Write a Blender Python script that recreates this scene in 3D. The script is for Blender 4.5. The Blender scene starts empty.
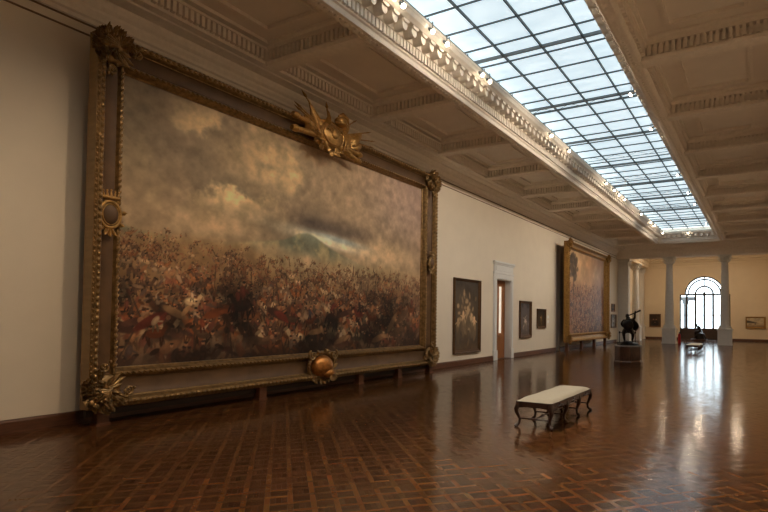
import bpy, bmesh, math, random
import numpy as np
from mathutils import Vector, Matrix

PI = math.pi
scene = bpy.context.scene
COL = scene.collection

# ------------------------------------------------------------------ camera
CAM_H = 2.2
FOC = 538.0
YAW = math.radians(28.9006)
PITCH = math.radians(1.5)
ROLL = math.radians(0.6)
PPX, PPY = 465.06, 302.80
fw = Vector((-math.sin(YAW) * math.cos(PITCH), math.cos(YAW) * math.cos(PITCH), math.sin(PITCH)))
r0 = Vector((math.cos(YAW), math.sin(YAW), 0))
u0 = r0.cross(fw)
rt = math.cos(ROLL) * r0 + math.sin(ROLL) * u0
up = -math.sin(ROLL) * r0 + math.cos(ROLL) * u0
camd = bpy.data.cameras.new('camera')
cam = bpy.data.objects.new('camera', camd)
COL.objects.link(cam)
M = Matrix.Identity(4)
for i in range(3):
    M[i][0], M[i][1], M[i][2] = rt[i], up[i], -fw[i]
M[0][3], M[1][3], M[2][3] = 0, 0, CAM_H
cam.matrix_world = M
camd.sensor_fit = 'HORIZONTAL'
camd.sensor_width = 36.0
camd.lens = FOC / 768.0 * 36.0
camd.shift_x = (384.0 - PPX) / 768.0
camd.shift_y = (PPY - 256.0) / 768.0
camd.clip_end = 500
scene.camera = cam

# ------------------------------------------------------------------ light of the place
SKY_STRENGTH = 4.3          # overcast daylight above the laylight and outside the window
LAMP_POWER = 470.0          # each track spotlight on the cornice of the laylight
world = bpy.data.worlds.new('overcast_sky')
scene.world = world
world.use_nodes = True
world.cycles.sampling_method = 'NONE'
wn = world.node_tree.nodes
wn['Background'].inputs['Color'].default_value = (0.84, 0.93, 0.98, 1)
wn['Background'].inputs['Strength'].default_value = SKY_STRENGTH
vs = scene.view_settings
vs.view_transform = 'Standard'
vs.look = 'None'
vs.exposure = 0.25
vs.gamma = 1.0
vs.use_curve_mapping = False
scene.cycles.use_denoising = True
scene.cycles.max_bounces = 8
scene.cycles.diffuse_bounces = 5
scene.cycles.sample_clamp_indirect = 6.0

# ------------------------------------------------------------------ materials
MATS = {}


def srgb(r, g, b):
    def f(c):
        c /= 255.0
        return c / 12.92 if c <= 0.04045 else ((c + 0.055) / 1.055) ** 2.4
    return (f(r), f(g), f(b), 1.0)


def mat(name, col, rough=0.6, metal=0.0, var=0.08, scale=6.0, bump=0.0, bscale=40.0, coat=0.0, stretch=(1, 1, 1), spec=0.5):
    if name in MATS:
        return MATS[name]
    m = bpy.data.materials.new(name)
    m.use_nodes = True
    nt = m.node_tree
    b = nt.nodes['Principled BSDF']
    b.inputs['Roughness'].default_value = rough
    b.inputs['Metallic'].default_value = metal
    b.inputs['Coat Weight'].default_value = coat
    b.inputs['Specular IOR Level'].default_value = spec
    tc = nt.nodes.new('ShaderNodeTexCoord')
    mp = nt.nodes.new('ShaderNodeMapping')
    mp.inputs['Scale'].default_value = stretch
    nt.links.new(tc.outputs['Object'], mp.inputs['Vector'])
    nz = nt.nodes.new('ShaderNodeTexNoise')
    nz.inputs['Scale'].default_value = scale
    nz.inputs['Detail'].default_value = 5
    nt.links.new(mp.outputs['Vector'], nz.inputs['Vector'])
    mr = nt.nodes.new('ShaderNodeMapRange')
    mr.inputs['From Min'].default_value = 0.3
    mr.inputs['From Max'].default_value = 0.7
    mr.inputs['To Min'].default_value = 1 - var
    mr.inputs['To Max'].default_value = 1 + var
    nt.links.new(nz.outputs['Fac'], mr.inputs['Value'])
    mx = nt.nodes.new('ShaderNodeVectorMath')
    mx.operation = 'SCALE'
    mx.inputs[0].default_value = col[:3]
    nt.links.new(mr.outputs['Result'], mx.inputs['Scale'])
    nt.links.new(mx.outputs['Vector'], b.inputs['Base Color'])
    if bump:
        n2 = nt.nodes.new('ShaderNodeTexNoise')
        n2.inputs['Scale'].default_value = bscale
        n2.inputs['Detail'].default_value = 4
        nt.links.new(mp.outputs['Vector'], n2.inputs['Vector'])
        bp = nt.nodes.new('ShaderNodeBump')
        bp.inputs['Strength'].default_value = bump
        bp.inputs['Distance'].default_value = 0.02
        nt.links.new(n2.outputs['Fac'], bp.inputs['Height'])
        nt.links.new(bp.outputs['Normal'], b.inputs['Normal'])
    MATS[name] = m
    return m


def emit_mat(name, col, strength, sampling='NONE'):
    m = bpy.data.materials.new(name)
    m.use_nodes = True
    nt = m.node_tree
    b = nt.nodes['Principled BSDF']
    b.inputs['Base Color'].default_value = (0.9, 0.9, 0.9, 1)
    b.inputs['Emission Color'].default_value = col
    b.inputs['Emission Strength'].default_value = strength
    m.cycles.emission_sampling = sampling
    MATS[name] = m
    return m


def attr_mat(name, rough=0.5, coat=0.0, attr='Col', noise=0.0, spec=0.5):
    m = bpy.data.materials.new(name)
    m.use_nodes = True
    nt = m.node_tree
    b = nt.nodes['Principled BSDF']
    b.inputs['Roughness'].default_value = rough
    b.inputs['Coat Weight'].default_value = coat
    b.inputs['Specular IOR Level'].default_value = spec
    a = nt.nodes.new('ShaderNodeAttribute')
    a.attribute_name = attr
    nt.links.new(a.outputs['Color'], b.inputs['Base Color'])
    MATS[name] = m
    return m


PLASTER = mat('wall_plaster', srgb(230, 219, 201), 0.9, var=0.02, scale=1.5, bump=0.05, bscale=60, spec=0.2)
PLASTER_END = mat('end_room_plaster', srgb(232, 212, 180), 0.9, var=0.02, scale=1.5, bump=0.05, bscale=60, spec=0.2)
CEIL = mat('ceiling_plaster', srgb(238, 228, 215), 0.85, var=0.03, scale=2.0, bump=0.05, bscale=50, spec=0.2)
CEIL_TRIM = mat('ceiling_stucco', srgb(240, 230, 216), 0.8, var=0.05, scale=9.0, bump=0.15, bscale=30, spec=0.25)
STONE = mat('column_stucco', srgb(226, 222, 214), 0.75, var=0.04, scale=5.0, bump=0.1, bscale=40, spec=0.3)
WOOD = mat('brown_wood', srgb(96, 58, 36), 0.45, var=0.3, scale=5, stretch=(1, 1, 8), bump=0.1)
BASEWOOD = mat('baseboard_wood', srgb(92, 56, 36), 0.35, var=0.25, scale=4, stretch=(6, 1, 6))
DOORWOOD = mat('door_wood', srgb(150, 96, 54), 0.45, var=0.25, scale=4, stretch=(8, 8, 1))
WHITE = mat('white_paint', srgb(226, 226, 224), 0.55, var=0.02)
RAILSHADOW = mat('rail_shadow_brown', srgb(120, 92, 62), 0.5)  # brown stands for the thin shadow lines under the cornice
BRONZE_GOLD = mat('old_gilding', srgb(146, 117, 76), 0.34, metal=0.7, var=0.4, scale=9, bump=0.3, bscale=45)
GOLD_LIGHT = mat('bright_gilding', srgb(176, 136, 78), 0.36, metal=0.65, var=0.35, scale=12, bump=0.3, bscale=50)
GOLD_COPPER = mat('copper_gilding', srgb(190, 128, 66), 0.30, metal=0.75, var=0.35, scale=10, bump=0.3, bscale=30)
FRIEZE = mat('frame_frieze_brown', srgb(96, 70, 44), 0.55, metal=0.1, var=0.22, scale=3, bump=0.1)
FRAME_SIDE = mat('frame_side_tan', srgb(150, 122, 82), 0.55, var=0.15, scale=2, stretch=(1, 1, 6))
GOLD2 = mat('yellow_gilding', srgb(164, 126, 68), 0.45, metal=0.5, var=0.3, scale=9, bump=0.25, bscale=40)
DARKFRAME = mat('dark_gilt_wood', srgb(92, 64, 38), 0.42, metal=0.3, var=0.3, scale=12)
BROWNFRAME = mat('brown_gilt_wood', srgb(128, 92, 50), 0.42, metal=0.35, var=0.3, scale=12)
BRONZE = mat('dark_bronze', srgb(46, 40, 36), 0.32, metal=0.85, var=0.4, scale=5, bump=0.15, bscale=25)
MAHOGANY = mat('bench_mahogany', srgb(62, 38, 28), 0.28, var=0.35, scale=10, coat=0.4)
PEDWOOD = mat('pedestal_wood', srgb(84, 54, 38), 0.32, var=0.35, scale=6, stretch=(3, 3, 0.7), coat=0.3)
PEDSTONE = mat('grey_marble', srgb(150, 148, 146), 0.35, var=0.2, scale=8)
FABRIC = mat('grey_velvet', srgb(178, 170, 152), 0.85, var=0.05, scale=30, bump=0.2, bscale=120, spec=0.2)
BLACK = mat('black_metal', srgb(26, 25, 25), 0.4, metal=0.4, var=0.1)
STEEL = mat('grey_steel', srgb(116, 120, 120), 0.45, metal=0.5, var=0.1)
BARGREY = mat('glazing_bar_steel', srgb(84, 92, 94), 0.5, metal=0.2, var=0.1)
WINFRAME = mat('window_iron', srgb(52, 46, 42), 0.5, var=0.1)
WINPANEL = mat('window_panel_wood', srgb(72, 54, 42), 0.5, var=0.2)
RED = mat('extinguisher_red', srgb(190, 30, 24), 0.35, var=0.05)
PAPER = mat('label_card', srgb(236, 234, 228), 0.8, var=0.01)
SHADE = mat('recess_darkness', srgb(60, 52, 46), 0.8, var=0.1)  # dark colour stands for the unlit depth of the tall opening
OUTSIDE = mat('balcony_stone', srgb(104, 112, 126), 0.8, var=0.1)
BULB = emit_mat('halogen_bulb', (1.0, 0.84, 0.62, 1), 30.0)
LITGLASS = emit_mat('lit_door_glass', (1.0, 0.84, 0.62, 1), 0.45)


def pane_material():
    """frosted glass that glows by itself in place of daylight passing through"""
    m = bpy.data.materials.new('frosted_laylight_glass')
    m.use_nodes = True
    nt = m.node_tree
    b = nt.nodes['Principled BSDF']
    b.inputs['Base Color'].default_value = (0.55, 0.60, 0.62, 1)
    b.inputs['Roughness'].default_value = 0.5
    tc = nt.nodes.new('ShaderNodeTexCoord')
    mp = nt.nodes.new('ShaderNodeMapping')
    mp.inputs['Scale'].default_value = (0.5, 2.4, 1)
    nz = nt.nodes.new('ShaderNodeTexNoise')
    nz.inputs['Scale'].default_value = 1.4
    nz.inputs['Detail'].default_value = 4
    oi = nt.nodes.new('ShaderNodeObjectInfo')
    ad = nt.nodes.new('ShaderNodeVectorMath')
    sc = nt.nodes.new('ShaderNodeVectorMath')
    sc.operation = 'SCALE'
    sc.inputs['Scale'].default_value = 37.0
    cb = nt.nodes.new('ShaderNodeCombineXYZ')
    nt.links.new(oi.outputs['Random'], cb.inputs[0])
    nt.links.new(cb.outputs[0], sc.inputs[0])
    nt.links.new(tc.outputs['Object'], mp.inputs['Vector'])
    nt.links.new(mp.outputs['Vector'], ad.inputs[0])
    nt.links.new(sc.outputs['Vector'], ad.inputs[1])
    nt.links.new(ad.outputs['Vector'], nz.inputs['Vector'])
    cr = nt.nodes.new('ShaderNodeValToRGB')
    cr.color_ramp.elements[0].position = 0.3
    cr.color_ramp.elements[0].color = (0.126, 0.162, 0.182, 1)
    cr.color_ramp.elements[1].position = 0.7
    cr.color_ramp.elements[1].color = (0.168, 0.202, 0.218, 1)
    nt.links.new(nz.outputs['Fac'], cr.inputs['Fac'])
    nt.links.new(cr.outputs['Color'], b.inputs['Emission Color'])
    b.inputs['Emission Strength'].default_value = SKY_STRENGTH * 0.90  # daylight put into the pane as its own emission
    return m


def clear_glass():
    m = bpy.data.materials.new('clear_window_glass')
    m.use_nodes = True
    nt = m.node_tree
    nt.nodes.clear()
    out = nt.nodes.new('ShaderNodeOutputMaterial')
    tr = nt.nodes.new('ShaderNodeBsdfTransparent')
    tr.inputs['Color'].default_value = (0.93, 0.96, 0.97, 1)
    gl = nt.nodes.new('ShaderNodeBsdfGlossy')
    gl.inputs['Roughness'].default_value = 0.05
    mix = nt.nodes.new('ShaderNodeMixShader')
    mix.inputs['Fac'].default_value = 0.06
    nt.links.new(tr.outputs[0], mix.inputs[1])
    nt.links.new(gl.outputs[0], mix.inputs[2])
    nt.links.new(mix.outputs[0], out.inputs['Surface'])
    return m


PANE = pane_material()
GLASS = clear_glass()


# ------------------------------------------------------------------ helpers
class MB:
    """collects shapes; build() links them as ONE mesh object"""
    def __init__(self):
        self.v, self.f = [], []

    def add(self, verts, faces):
        n = len(self.v)
        self.v.extend([tuple(p) for p in verts])
        self.f.extend([tuple(i + n for i in f) for f in faces])

    def box(self, x0, x1, y0, y1, z0, z1):
        self.add([(x0, y0, z0), (x1, y0, z0), (x1, y1, z0), (x0, y1, z0), (x0, y0, z1), (x1, y0, z1), (x1, y1, z1), (x0, y1, z1)],
                 [(0, 3, 2, 1), (4, 5, 6, 7), (0, 1, 5, 4), (1, 2, 6, 5), (2, 3, 7, 6), (3, 0, 4, 7)])

    def extrude(self, poly, axis, a, b):
        """closed 2D polygon swept along axis 'x'/'y'/'z' from a to b"""
        n = len(poly)
        def P(p, t):
            if axis == 'y':
                return (p[0], t, p[1])
            if axis == 'x':
                return (t, p[0], p[1])
            return (p[0], p[1], t)
        vs_ = [P(p, a) for p in poly] + [P(p, b) for p in poly]
        fs = [(i, (i + 1) % n, (i + 1) % n + n, i + n) for i in range(n)]
        fs += [tuple(range(n - 1, -1, -1)), tuple(range(n, 2 * n))]
        self.add(vs_, fs)

    def lathe(self, prof, n=20, c=(0, 0, 0), sq=None):
        """prof: list of (r, z); caps closed"""
        vs_, fs = [], []
        for r, z in prof:
            for k in range(n):
                a = 2 * PI * k / n
                vs_.append((c[0] + r * math.cos(a), c[1] + r * math.sin(a), c[2] + z))
        m = len(prof)
        for j in range(m - 1):
            for k in range(n):
                k2 = (k + 1) % n
                fs.append((j * n + k, j * n + k2, (j + 1) * n + k2, (j + 1) * n + k))
        fs.append(tuple(range(n - 1, -1, -1)))
        fs.append(tuple(range((m - 1) * n, m * n)))
        self.add(vs_, fs)

    def tube(self, pts, rad, n=8, flat=1.0):
        pts = [Vector(p) for p in pts]
        rads = rad if isinstance(rad, (list, tuple)) else [rad] * len(pts)
        vs_, fs = [], []
        ref = None
        for i, p in enumerate(pts):
            t = (pts[min(i + 1, len(pts) - 1)] - pts[max(i - 1, 0)])
            t.normalize()
            if ref is None:
                ref = Vector((0, 0, 1)) if abs(t.z) < 0.9 else Vector((1, 0, 0))
            s = t.cross(ref)
            if s.length < 1e-4:
                s = t.cross(Vector((0, 1, 0)))
            s.normalize()
            w = s.cross(t)
            ref = w
            for k in range(n):
                a = 2 * PI * k / n
                vs_.append(p + s * (rads[i] * math.cos(a)) + w * (rads[i] * flat * math.sin(a)))
        m = len(pts)
        for j in range(m - 1):
            for k in range(n):
                k2 = (k + 1) % n
                fs.append((j * n + k, j * n + k2, (j + 1) * n + k2, (j + 1) * n + k))
        fs.append(tuple(range(n - 1, -1, -1)))
        fs.append(tuple(range((m - 1) * n, m * n)))
        self.add(vs_, fs)

    def ball(self, c, r, n=8, m=5, rot=None):
        """ellipsoid, r = (rx, ry, rz)"""
        if not isinstance(r, (list, tuple)):
            r = (r, r, r)
        vs_, fs = [], []
        c = Vector(c)
        for j in range(1, m):
            t = PI * j / m
            for k in range(n):
                a = 2 * PI * k / n
                p = Vector((r[0] * math.sin(t) * math.cos(a), r[1] * math.sin(t) * math.sin(a), r[2] * math.cos(t)))
                if rot is not None:
                    p = rot @ p
                vs_.append(c + p)
        top = Vector((0, 0, r[2]))
        if rot is not None:
            top = rot @ top
        vs_.append(c + top)
        vs_.append(c - top)
        T, B = len(vs_) - 2, len(vs_) - 1
        for k in range(n):
            k2 = (k + 1) % n
            fs.append((T, k, k2))
            fs.append((B, (m - 2) * n + k2, (m - 2) * n + k))
            for j in range(m - 2):
                fs.append((j * n + k, (j + 1) * n + k, (j + 1) * n + k2, j * n + k2))
        self.add(vs_, fs)

    def leaf(self, base, direction, normal, length, width, lift=0.08, curl=0.06, lobes=3, thick=0.02, seg=9):
        """a curling acanthus leaf with a raised rib, lobed edge and thickness"""
        d = Vector(direction).normalized()
        nrm = Vector(normal).normalized()
        s = d.cross(nrm).normalized()
        base = Vector(base)
        vs_, fs = [], []
        for i in range(seg):
            t = i / (seg - 1)
            w = width * 0.5 * (math.sin(PI * min(1, 0.12 + t * 0.88)) ** 0.7) * (1 - 0.28 * abs(math.sin(PI * lobes * t)))
            if i == seg - 1:
                w = width * 0.03
            h = lift * math.sin(PI * 0.62 * t) + curl * max(0, t - 0.7) * 3
            c = base + d * (length * (t - 0.10 * max(0, t - 0.75) * 4)) + nrm * h
            vs_ += [c - s * w - nrm * 0.012, c - s * w * 0.5 + nrm * 0.012, c + nrm * (0.03 * (1 - t) + 0.012), c + s * w * 0.5 + nrm * 0.012, c + s * w - nrm * 0.012, c - nrm * thick]
        for i in range(seg - 1):
            a, b = i * 6, (i + 1) * 6
            for k in range(6):
                k2 = (k + 1) % 6
                fs.append((a + k, a + k2, b + k2, b + k))
        fs.append(tuple(range(5, -1, -1)))
        fs.append(tuple(range((seg - 1) * 6, seg * 6)))
        self.add(vs_, fs)

    def scroll(self, c, r, turns, rad, axis_u, axis_v, start=0.0, n=26):
        pts, rr = [], []
        U_, V_ = Vector(axis_u), Vector(axis_v)
        for i in range(n):
            t = i / (n - 1)
            a = start + turns * 2 * PI * t
            q = r * (1 - 0.86 * t)
            pts.append(Vector(c) + U_ * (q * math.cos(a)) + V_ * (q * math.sin(a)))
            rr.append(rad * (1 - 0.45 * t))
        self.tube(pts, rr, 6)

    def mesh(self, name, m=None, smooth=None):
        me = bpy.data.meshes.new(name)
        me.from_pydata([tuple(p) for p in self.v], [], self.f)
        if m:
            me.materials.append(m)
        bm = bmesh.new()
        bm.from_mesh(me)
        bmesh.ops.recalc_face_normals(bm, faces=bm.faces)
        bm.to_mesh(me)
        bm.free()
        if smooth is not None:
            me.shade_smooth()
            me.set_sharp_from_angle(angle=math.radians(smooth))
        return me

    def build(self, name, m, parent=None, smooth=None):
        return link(name, self.mesh(name, m, smooth), parent)


def link(name, me, parent=None):
    o = bpy.data.objects.new(name, me)
    COL.objects.link(o)
    if parent is not None:
        o.parent = parent
    return o


def tag(o, label=None, cat=None, group=None, kind=None):
    if label:
        o['label'] = label
    if cat:
        o['category'] = cat
    if group:
        o['group'] = group
    if kind:
        o['kind'] = kind
    return o


def thing(name, label, cat, loc=(0, 0, 0), rz=0.0, group=None):
    o = bpy.data.objects.new(name, None)
    o.empty_display_size = 0.2
    COL.objects.link(o)
    o.location = loc
    o.rotation_euler = (0, 0, rz)
    return tag(o, label, cat, group)


def copy_tree(o, parent=None):
    c = o.copy()
    COL.objects.link(c)
    c.parent = parent
    for ch in list(o.children):
        copy_tree(ch, c)
    return c


def struct(name, mb, m, parent=None, smooth=None):
    o = mb.build(name, m, parent, smooth)
    o['kind'] = 'structure'
    return o


def part(name, m, parent, fn, smooth=None, label=None, kind=None):
    mb = MB()
    fn(mb)
    o = mb.build(name, m, parent, smooth)
    if label:
        o['label'] = label
    if kind:
        o['kind'] = kind
    return o


# ------------------------------------------------------------------ layout of the hall
XL = -12.0                 # long wall with the pictures
XC = -5.36                 # centre line of hall and laylight
XR = 2 * XC - XL           # opposite long wall, 1.28
YB = -3.4                  # back wall behind the viewer
YS = 51.5                  # column screen
YE = 62.0                  # end wall with the arched window
BEAM0, BEAMP = 13.88, 4.22
ZB, ZP = 8.6, 9.15         # underside of beams, coffer panels
SKY0, SKY1 = 1.22 + 0.2, 47.64 - 0.2
ZG = 9.8                   # laylight glass


def mx(x):
    return 2 * XC - x


# ---------------- floor with parquet
def build_floor():
    mb = MB()
    mb.box(XL - 0.6, XR + 0.3, YB - 0.3, YE + 0.4, -0.25, -0.008)
    fl = struct('floor', mb, mat('floor_joint_brown', srgb(40, 24, 16), 0.5, var=0.1))
    rng = np.random.default_rng(4)
    s, w = 0.195, 0.065
    P = s + w
    ang = math.radians(47.5)
    ca, sa = math.cos(ang), math.sin(ang)
    g = 0.0012
    rects = []          # x0, y0, x1, y1, tone class
    n = 215
    for i in range(-n, n):
        for j in range(-n, n):
            cx, cy = (i + .5) * P, (j + .5) * P
            X = ca * cx - sa * cy + XC
            Y = sa * cx + ca * cy + 29
            if X < XL - 0.5 or X > XR + 0.5 or Y < YB - 0.5 or Y > YE + 0.5:
                continue
            x, y = i * P, j * P
            e = (i + j) % 2 == 0
            # framing strips: one of the two covers each crossing, like a weave
            if e:
                rects.append((x, y, x + w, y + P, 1))
                rects.append((x + w, y, x + P + w, y + w, 1))
            else:
                rects.append((x, y + w, x + w, y + P + w, 1))
                rects.append((x, y, x + P, y + w, 1))
            # the dark square of three slats
            for k in range(3):
                if e:
                    rects.append((x + w + k * s / 3, y + w, x + w + (k + 1) * s / 3, y + P, 0))
                else:
                    rects.append((x + w, y + w + k * s / 3, x + P, y + w + (k + 1) * s / 3, 0))
    R = np.array(rects)
    cx = (R[:, 0] + R[:, 2]) / 2
    cy = (R[:, 1] + R[:, 3]) / 2
    WX = ca * cx - sa * cy + XC
    WY = sa * cx + ca * cy + 29
    m_ = len(R)
    light = np.array(srgb(103, 65, 34)[:3])
    dark = np.array(srgb(70, 43, 24)[:3])
    t = R[:, 4][:, None]
    colr = (light * t + dark * (1 - t)) * np.exp(rng.normal(0, 1, (m_, 1)) * (0.24 - 0.10 * t)) * np.exp(rng.normal(0, 0.05, (m_, 3)))
    tiltx = rng.normal(0, 0.0075, m_)
    tilty = rng.normal(0, 0.0075, m_)
    z0 = rng.normal(0, 0.00025, m_)
    V = np.zeros((m_, 4, 3))
    for k, (a, b) in enumerate(((0, 1), (2, 1), (2, 3), (0, 3))):
        lx = R[:, a] + (g if a == 0 else -g)
        ly = R[:, b] + (g if b == 1 else -g)
        V[:, k, 0] = ca * lx - sa * ly + XC
        V[:, k, 1] = sa * lx + ca * ly + 29
        V[:, k, 2] = z0 + (lx - cx) * tiltx + (ly - cy) * tilty
    inside = (WX > XL + 0.5) & (WX < XR - 0.4) & (WY > YB + 0.4) & (WY < YE - 0.4)
    # apparent size in the picture: the 300 that show largest become planks of their own
    vx = WX * rt.x + WY * rt.y - CAM_H * rt.z
    vz = WX * fw.x + WY * fw.y - CAM_H * fw.z
    vy = WX * up.x + WY * up.y - CAM_H * up.z
    pu = PPX + FOC * vx / np.maximum(vz, .1)
    pv = PPY - FOC * vy / np.maximum(vz, .1)
    vis = inside & (vz > 1) & (pu > 4) & (pu < 764) & (pv > 320) & (pv < 508)
    order = np.argsort(np.where(vis, vz, 1e9))[:300]
    sel = np.zeros(m_, bool)
    sel[order] = True
    pm = attr_mat('parquet_varnish', 0.20, coat=0.0, spec=0.22)
    nt = pm.node_tree
    b = nt.nodes['Principled BSDF']
    at = [q for q in nt.nodes if q.bl_idname == 'ShaderNodeAttribute'][0]
    tc = nt.nodes.new('ShaderNodeTexCoord')
    nz = nt.nodes.new('ShaderNodeTexNoise')
    nz.inputs['Scale'].default_value = 30
    nz.inputs['Detail'].default_value = 4
    nt.links.new(tc.outputs['Object'], nz.inputs['Vector'])
    mr = nt.nodes.new('ShaderNodeMapRange')
    mr.inputs['To Min'].default_value = 0.75
    mr.inputs['To Max'].default_value = 1.25
    nt.links.new(nz.outputs['Fac'], mr.inputs['Value'])
    vm = nt.nodes.new('ShaderNodeVectorMath')
    vm.operation = 'SCALE'
    nt.links.new(at.outputs['Color'], vm.inputs[0])
    nt.links.new(mr.outputs['Result'], vm.inputs['Scale'])
    nt.links.new(vm.outputs['Vector'], b.inputs['Base Color'])
    n3 = nt.nodes.new('ShaderNodeTexNoise')
    n3.inputs['Scale'].default_value = 3
    n3.inputs['Detail'].default_value = 3
    nt.links.new(tc.outputs['Object'], n3.inputs['Vector'])
    m3 = nt.nodes.new('ShaderNodeMapRange')
    m3.inputs['To Min'].default_value = 0.10
    m3.inputs['To Max'].default_value = 0.19
    nt.links.new(n3.outputs['Fac'], m3.inputs['Value'])
    nt.links.new(m3.outputs['Result'], b.inputs['Roughness'])

    # the rest, one mesh
    rest = np.where(~sel)[0]
    vv = V[rest].reshape(-1, 3)
    me = bpy.data.meshes.new('parquet')
    k = len(rest)
    me.vertices.add(4 * k)
    me.vertices.foreach_set('co', vv.ravel())
    me.loops.add(4 * k)
    me.loops.foreach_set('vertex_index', np.arange(4 * k, dtype=np.int32))
    me.polygons.add(k)
    me.polygons.foreach_set('loop_start', np.arange(0, 4 * k, 4, dtype=np.int32))
    me.polygons.foreach_set('loop_total', np.full(k, 4, dtype=np.int32))
    me.update(calc_edges=True)
    ca_ = me.color_attributes.new('Col', 'FLOAT_COLOR', 'POINT')
    cc = np.ones((4 * k, 4))
    cc[:, :3] = np.repeat(colr[rest], 4, axis=0)
    ca_.data.foreach_set('color', cc.ravel())
    bm = bmesh.new()
    bm.from_mesh(me)
    for co, no in (((XL, 0, 0), (-1, 0, 0)), ((XR, 0, 0), (1, 0, 0)), ((0, YB, 0), (0, -1, 0)), ((0, YE, 0), (0, 1, 0))):
        bmesh.ops.bisect_plane(bm, geom=bm.verts[:] + bm.edges[:] + bm.faces[:], plane_co=co, plane_no=no, clear_outer=True)
    bm.to_mesh(me)
    bm.free()
    me.materials.append(pm)
    tag(link('parquet', me, fl), kind='stuff')
    # planks of their own (thin boards)
    for q in order:
        me = bpy.data.meshes.new('plank')
        top = V[q]
        bot = top.copy()
        bot[:, 2] = -0.008
        me.from_pydata([tuple(p) for p in top] + [tuple(p) for p in bot], [], [(0, 1, 2, 3), (0, 4, 5, 1), (1, 5, 6, 2), (2, 6, 7, 3), (3, 7, 4, 0), (7, 6, 5, 4)])
        a_ = me.color_attributes.new('Col', 'FLOAT_COLOR', 'POINT')
        a_.data.foreach_set('color', np.tile(np.append(colr[q], 1.0), 8))
        me.materials.append(pm)
        link('plank', me, fl)
    # straight border boards along the picture wall
    for k in range(2):
        for y in np.arange(YB, YE, 1.62):
            part('border_board', mat('border_board_wood', srgb(78, 46, 28), 0.22, var=0.25, scale=3, stretch=(8, 1, 1)), fl,
                 lambda mb, k=k, y=y: mb.box(XL + 0.03 + k * 0.13, XL + 0.157 + k * 0.13, y + 0.8 * k, y + 0.8 * k + 1.615 if y + 0.8 * k + 1.615 < YE else YE, -0.004, 0.0035))
    return fl


FLOOR = build_floor()


# ---------------- walls
def build_walls():
    mb = MB()
    t = XL - 0.55
    # door opening 25.05..26.85 x 4.2, tall opening 34.35..34.95 x 7.1
    mb.box(t, XL, YB, 25.05, 0, 10)
    mb.box(t, XL, 25.05, 26.85, 4.2, 10)
    mb.box(t, XL, 26.85, 34.35, 0, 10)
    mb.box(t, XL, 34.35, 34.95, 7.1, 10)
    mb.box(t, XL, 34.95, YS + 0.9, 0, 10)
    struct('wall_left', mb, PLASTER)
    mb = MB()
    mb.box(t, XL, YS + 0.9, YE + 0.5, 0, 10)
    struct('wall_left_end_room', mb, PLASTER_END)
    mb = MB()
    mb.box(XR, XR + 0.3, YB, YS + 0.9, 0, 10)
    struct('wall_right', mb, mat('taupe_plaster', srgb(192, 177, 155), 0.9, var=0.02, scale=1.5, spec=0.2))
    mb = MB()
    mb.box(XR, XR + 0.3, YS + 0.9, YE + 0.5, 0, 10)
    struct('wall_right_end_room', mb, PLASTER_END)
    mb = MB()
    mb.box(t, XR + 0.3, YB - 0.3, YB, 0, 10)
    struct('wall_back', mb, PLASTER)
    # end wall with arched opening
    mb = MB()
    wx0, wx1, zs, r = XC - 2.42, XC + 2.5, 4.85, 1.92
    mb.box(XL, wx0, YE, YE + 0.5, 0, 10)
    mb.box(wx1, XR, YE, YE + 0.5, 0, 10)
    mb.box(wx0, XC - r, YE, YE + 0.5, zs, 10)
    mb.box(XC + r, wx1, YE, YE + 0.5, zs, 10)
    n = 28
    for k in range(n):
        a0, a1 = PI - PI * k / n, PI - PI * (k + 1) / n
        x0, z0, x1, z1 = XC + r * math.cos(a0), zs + r * math.sin(a0), XC + r * math.cos(a1), zs + r * math.sin(a1)
        mb.extrude([(x0, z0), (x1, z1), (x1, 10), (x0, 10)], 'y', YE, YE + 0.5)
    struct('wall_end', mb, PLASTER_END)


build_walls()


def build_trims():
    # baseboards
    mb = MB()
    prof = [(XL, 0), (XL + 0.045, 0), (XL + 0.045, 0.2), (XL + 0.03, 0.235), (XL, 0.245)]
    for a, b in ((YB, 24.68), (27.12, 34.3), (35.0, YS - 0.4)):
        mb.extrude(prof, 'y', a, b)
    struct('baseboard_left', mb, BASEWOOD)
    mb = MB()
    for a, b in ((XL, XC - 2.5), (XC + 2.6, XR)):
        mb.extrude([(YE, 0), (YE - 0.04, 0), (YE - 0.04, 0.2), (YE - 0.02, 0.24), (YE, 0.24)], 'x', a, b)
    struct('baseboard_end', mb, BASEWOOD)
    # two thin rails under the cornice, coloured brown for the shadow lines there
    for k, z in enumerate((7.84, 8.045)):
        mb = MB()
        mb.extrude([(XL, z), (XL + 0.03, z), (XL + 0.035, z + 0.025), (XL, z + 0.03)], 'y', YB, YS)
        struct('trim_%d' % (k + 1), mb, RAILSHADOW)
    # wall cornice with soffit up to the coffers
    prof = [(XL, 8.09), (XL + .04, 8.10), (XL + .05, 8.17), (XL + .10, 8.20), (XL + .11, 8.26), (XL + .15, 8.34), (XL + .155, 8.40), (XL + .22, 8.46),
            (XL + .27, 8.55), (XL + .28, 8.60), (XL + .62, 8.60), (XL + .64, 8.63), (XL + .85, 8.63), (XL + .85, 9.3), (XL, 9.3)]
    for nm, f in (('trim_3', lambda x: x), ('trim_4', mx)):
        mb = MB()
        mb.extrude([(f(x), z) for x, z in prof], 'y', YB, YS + 0.1)
        struct(nm, mb, CEIL_TRIM)


build_trims()


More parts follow.
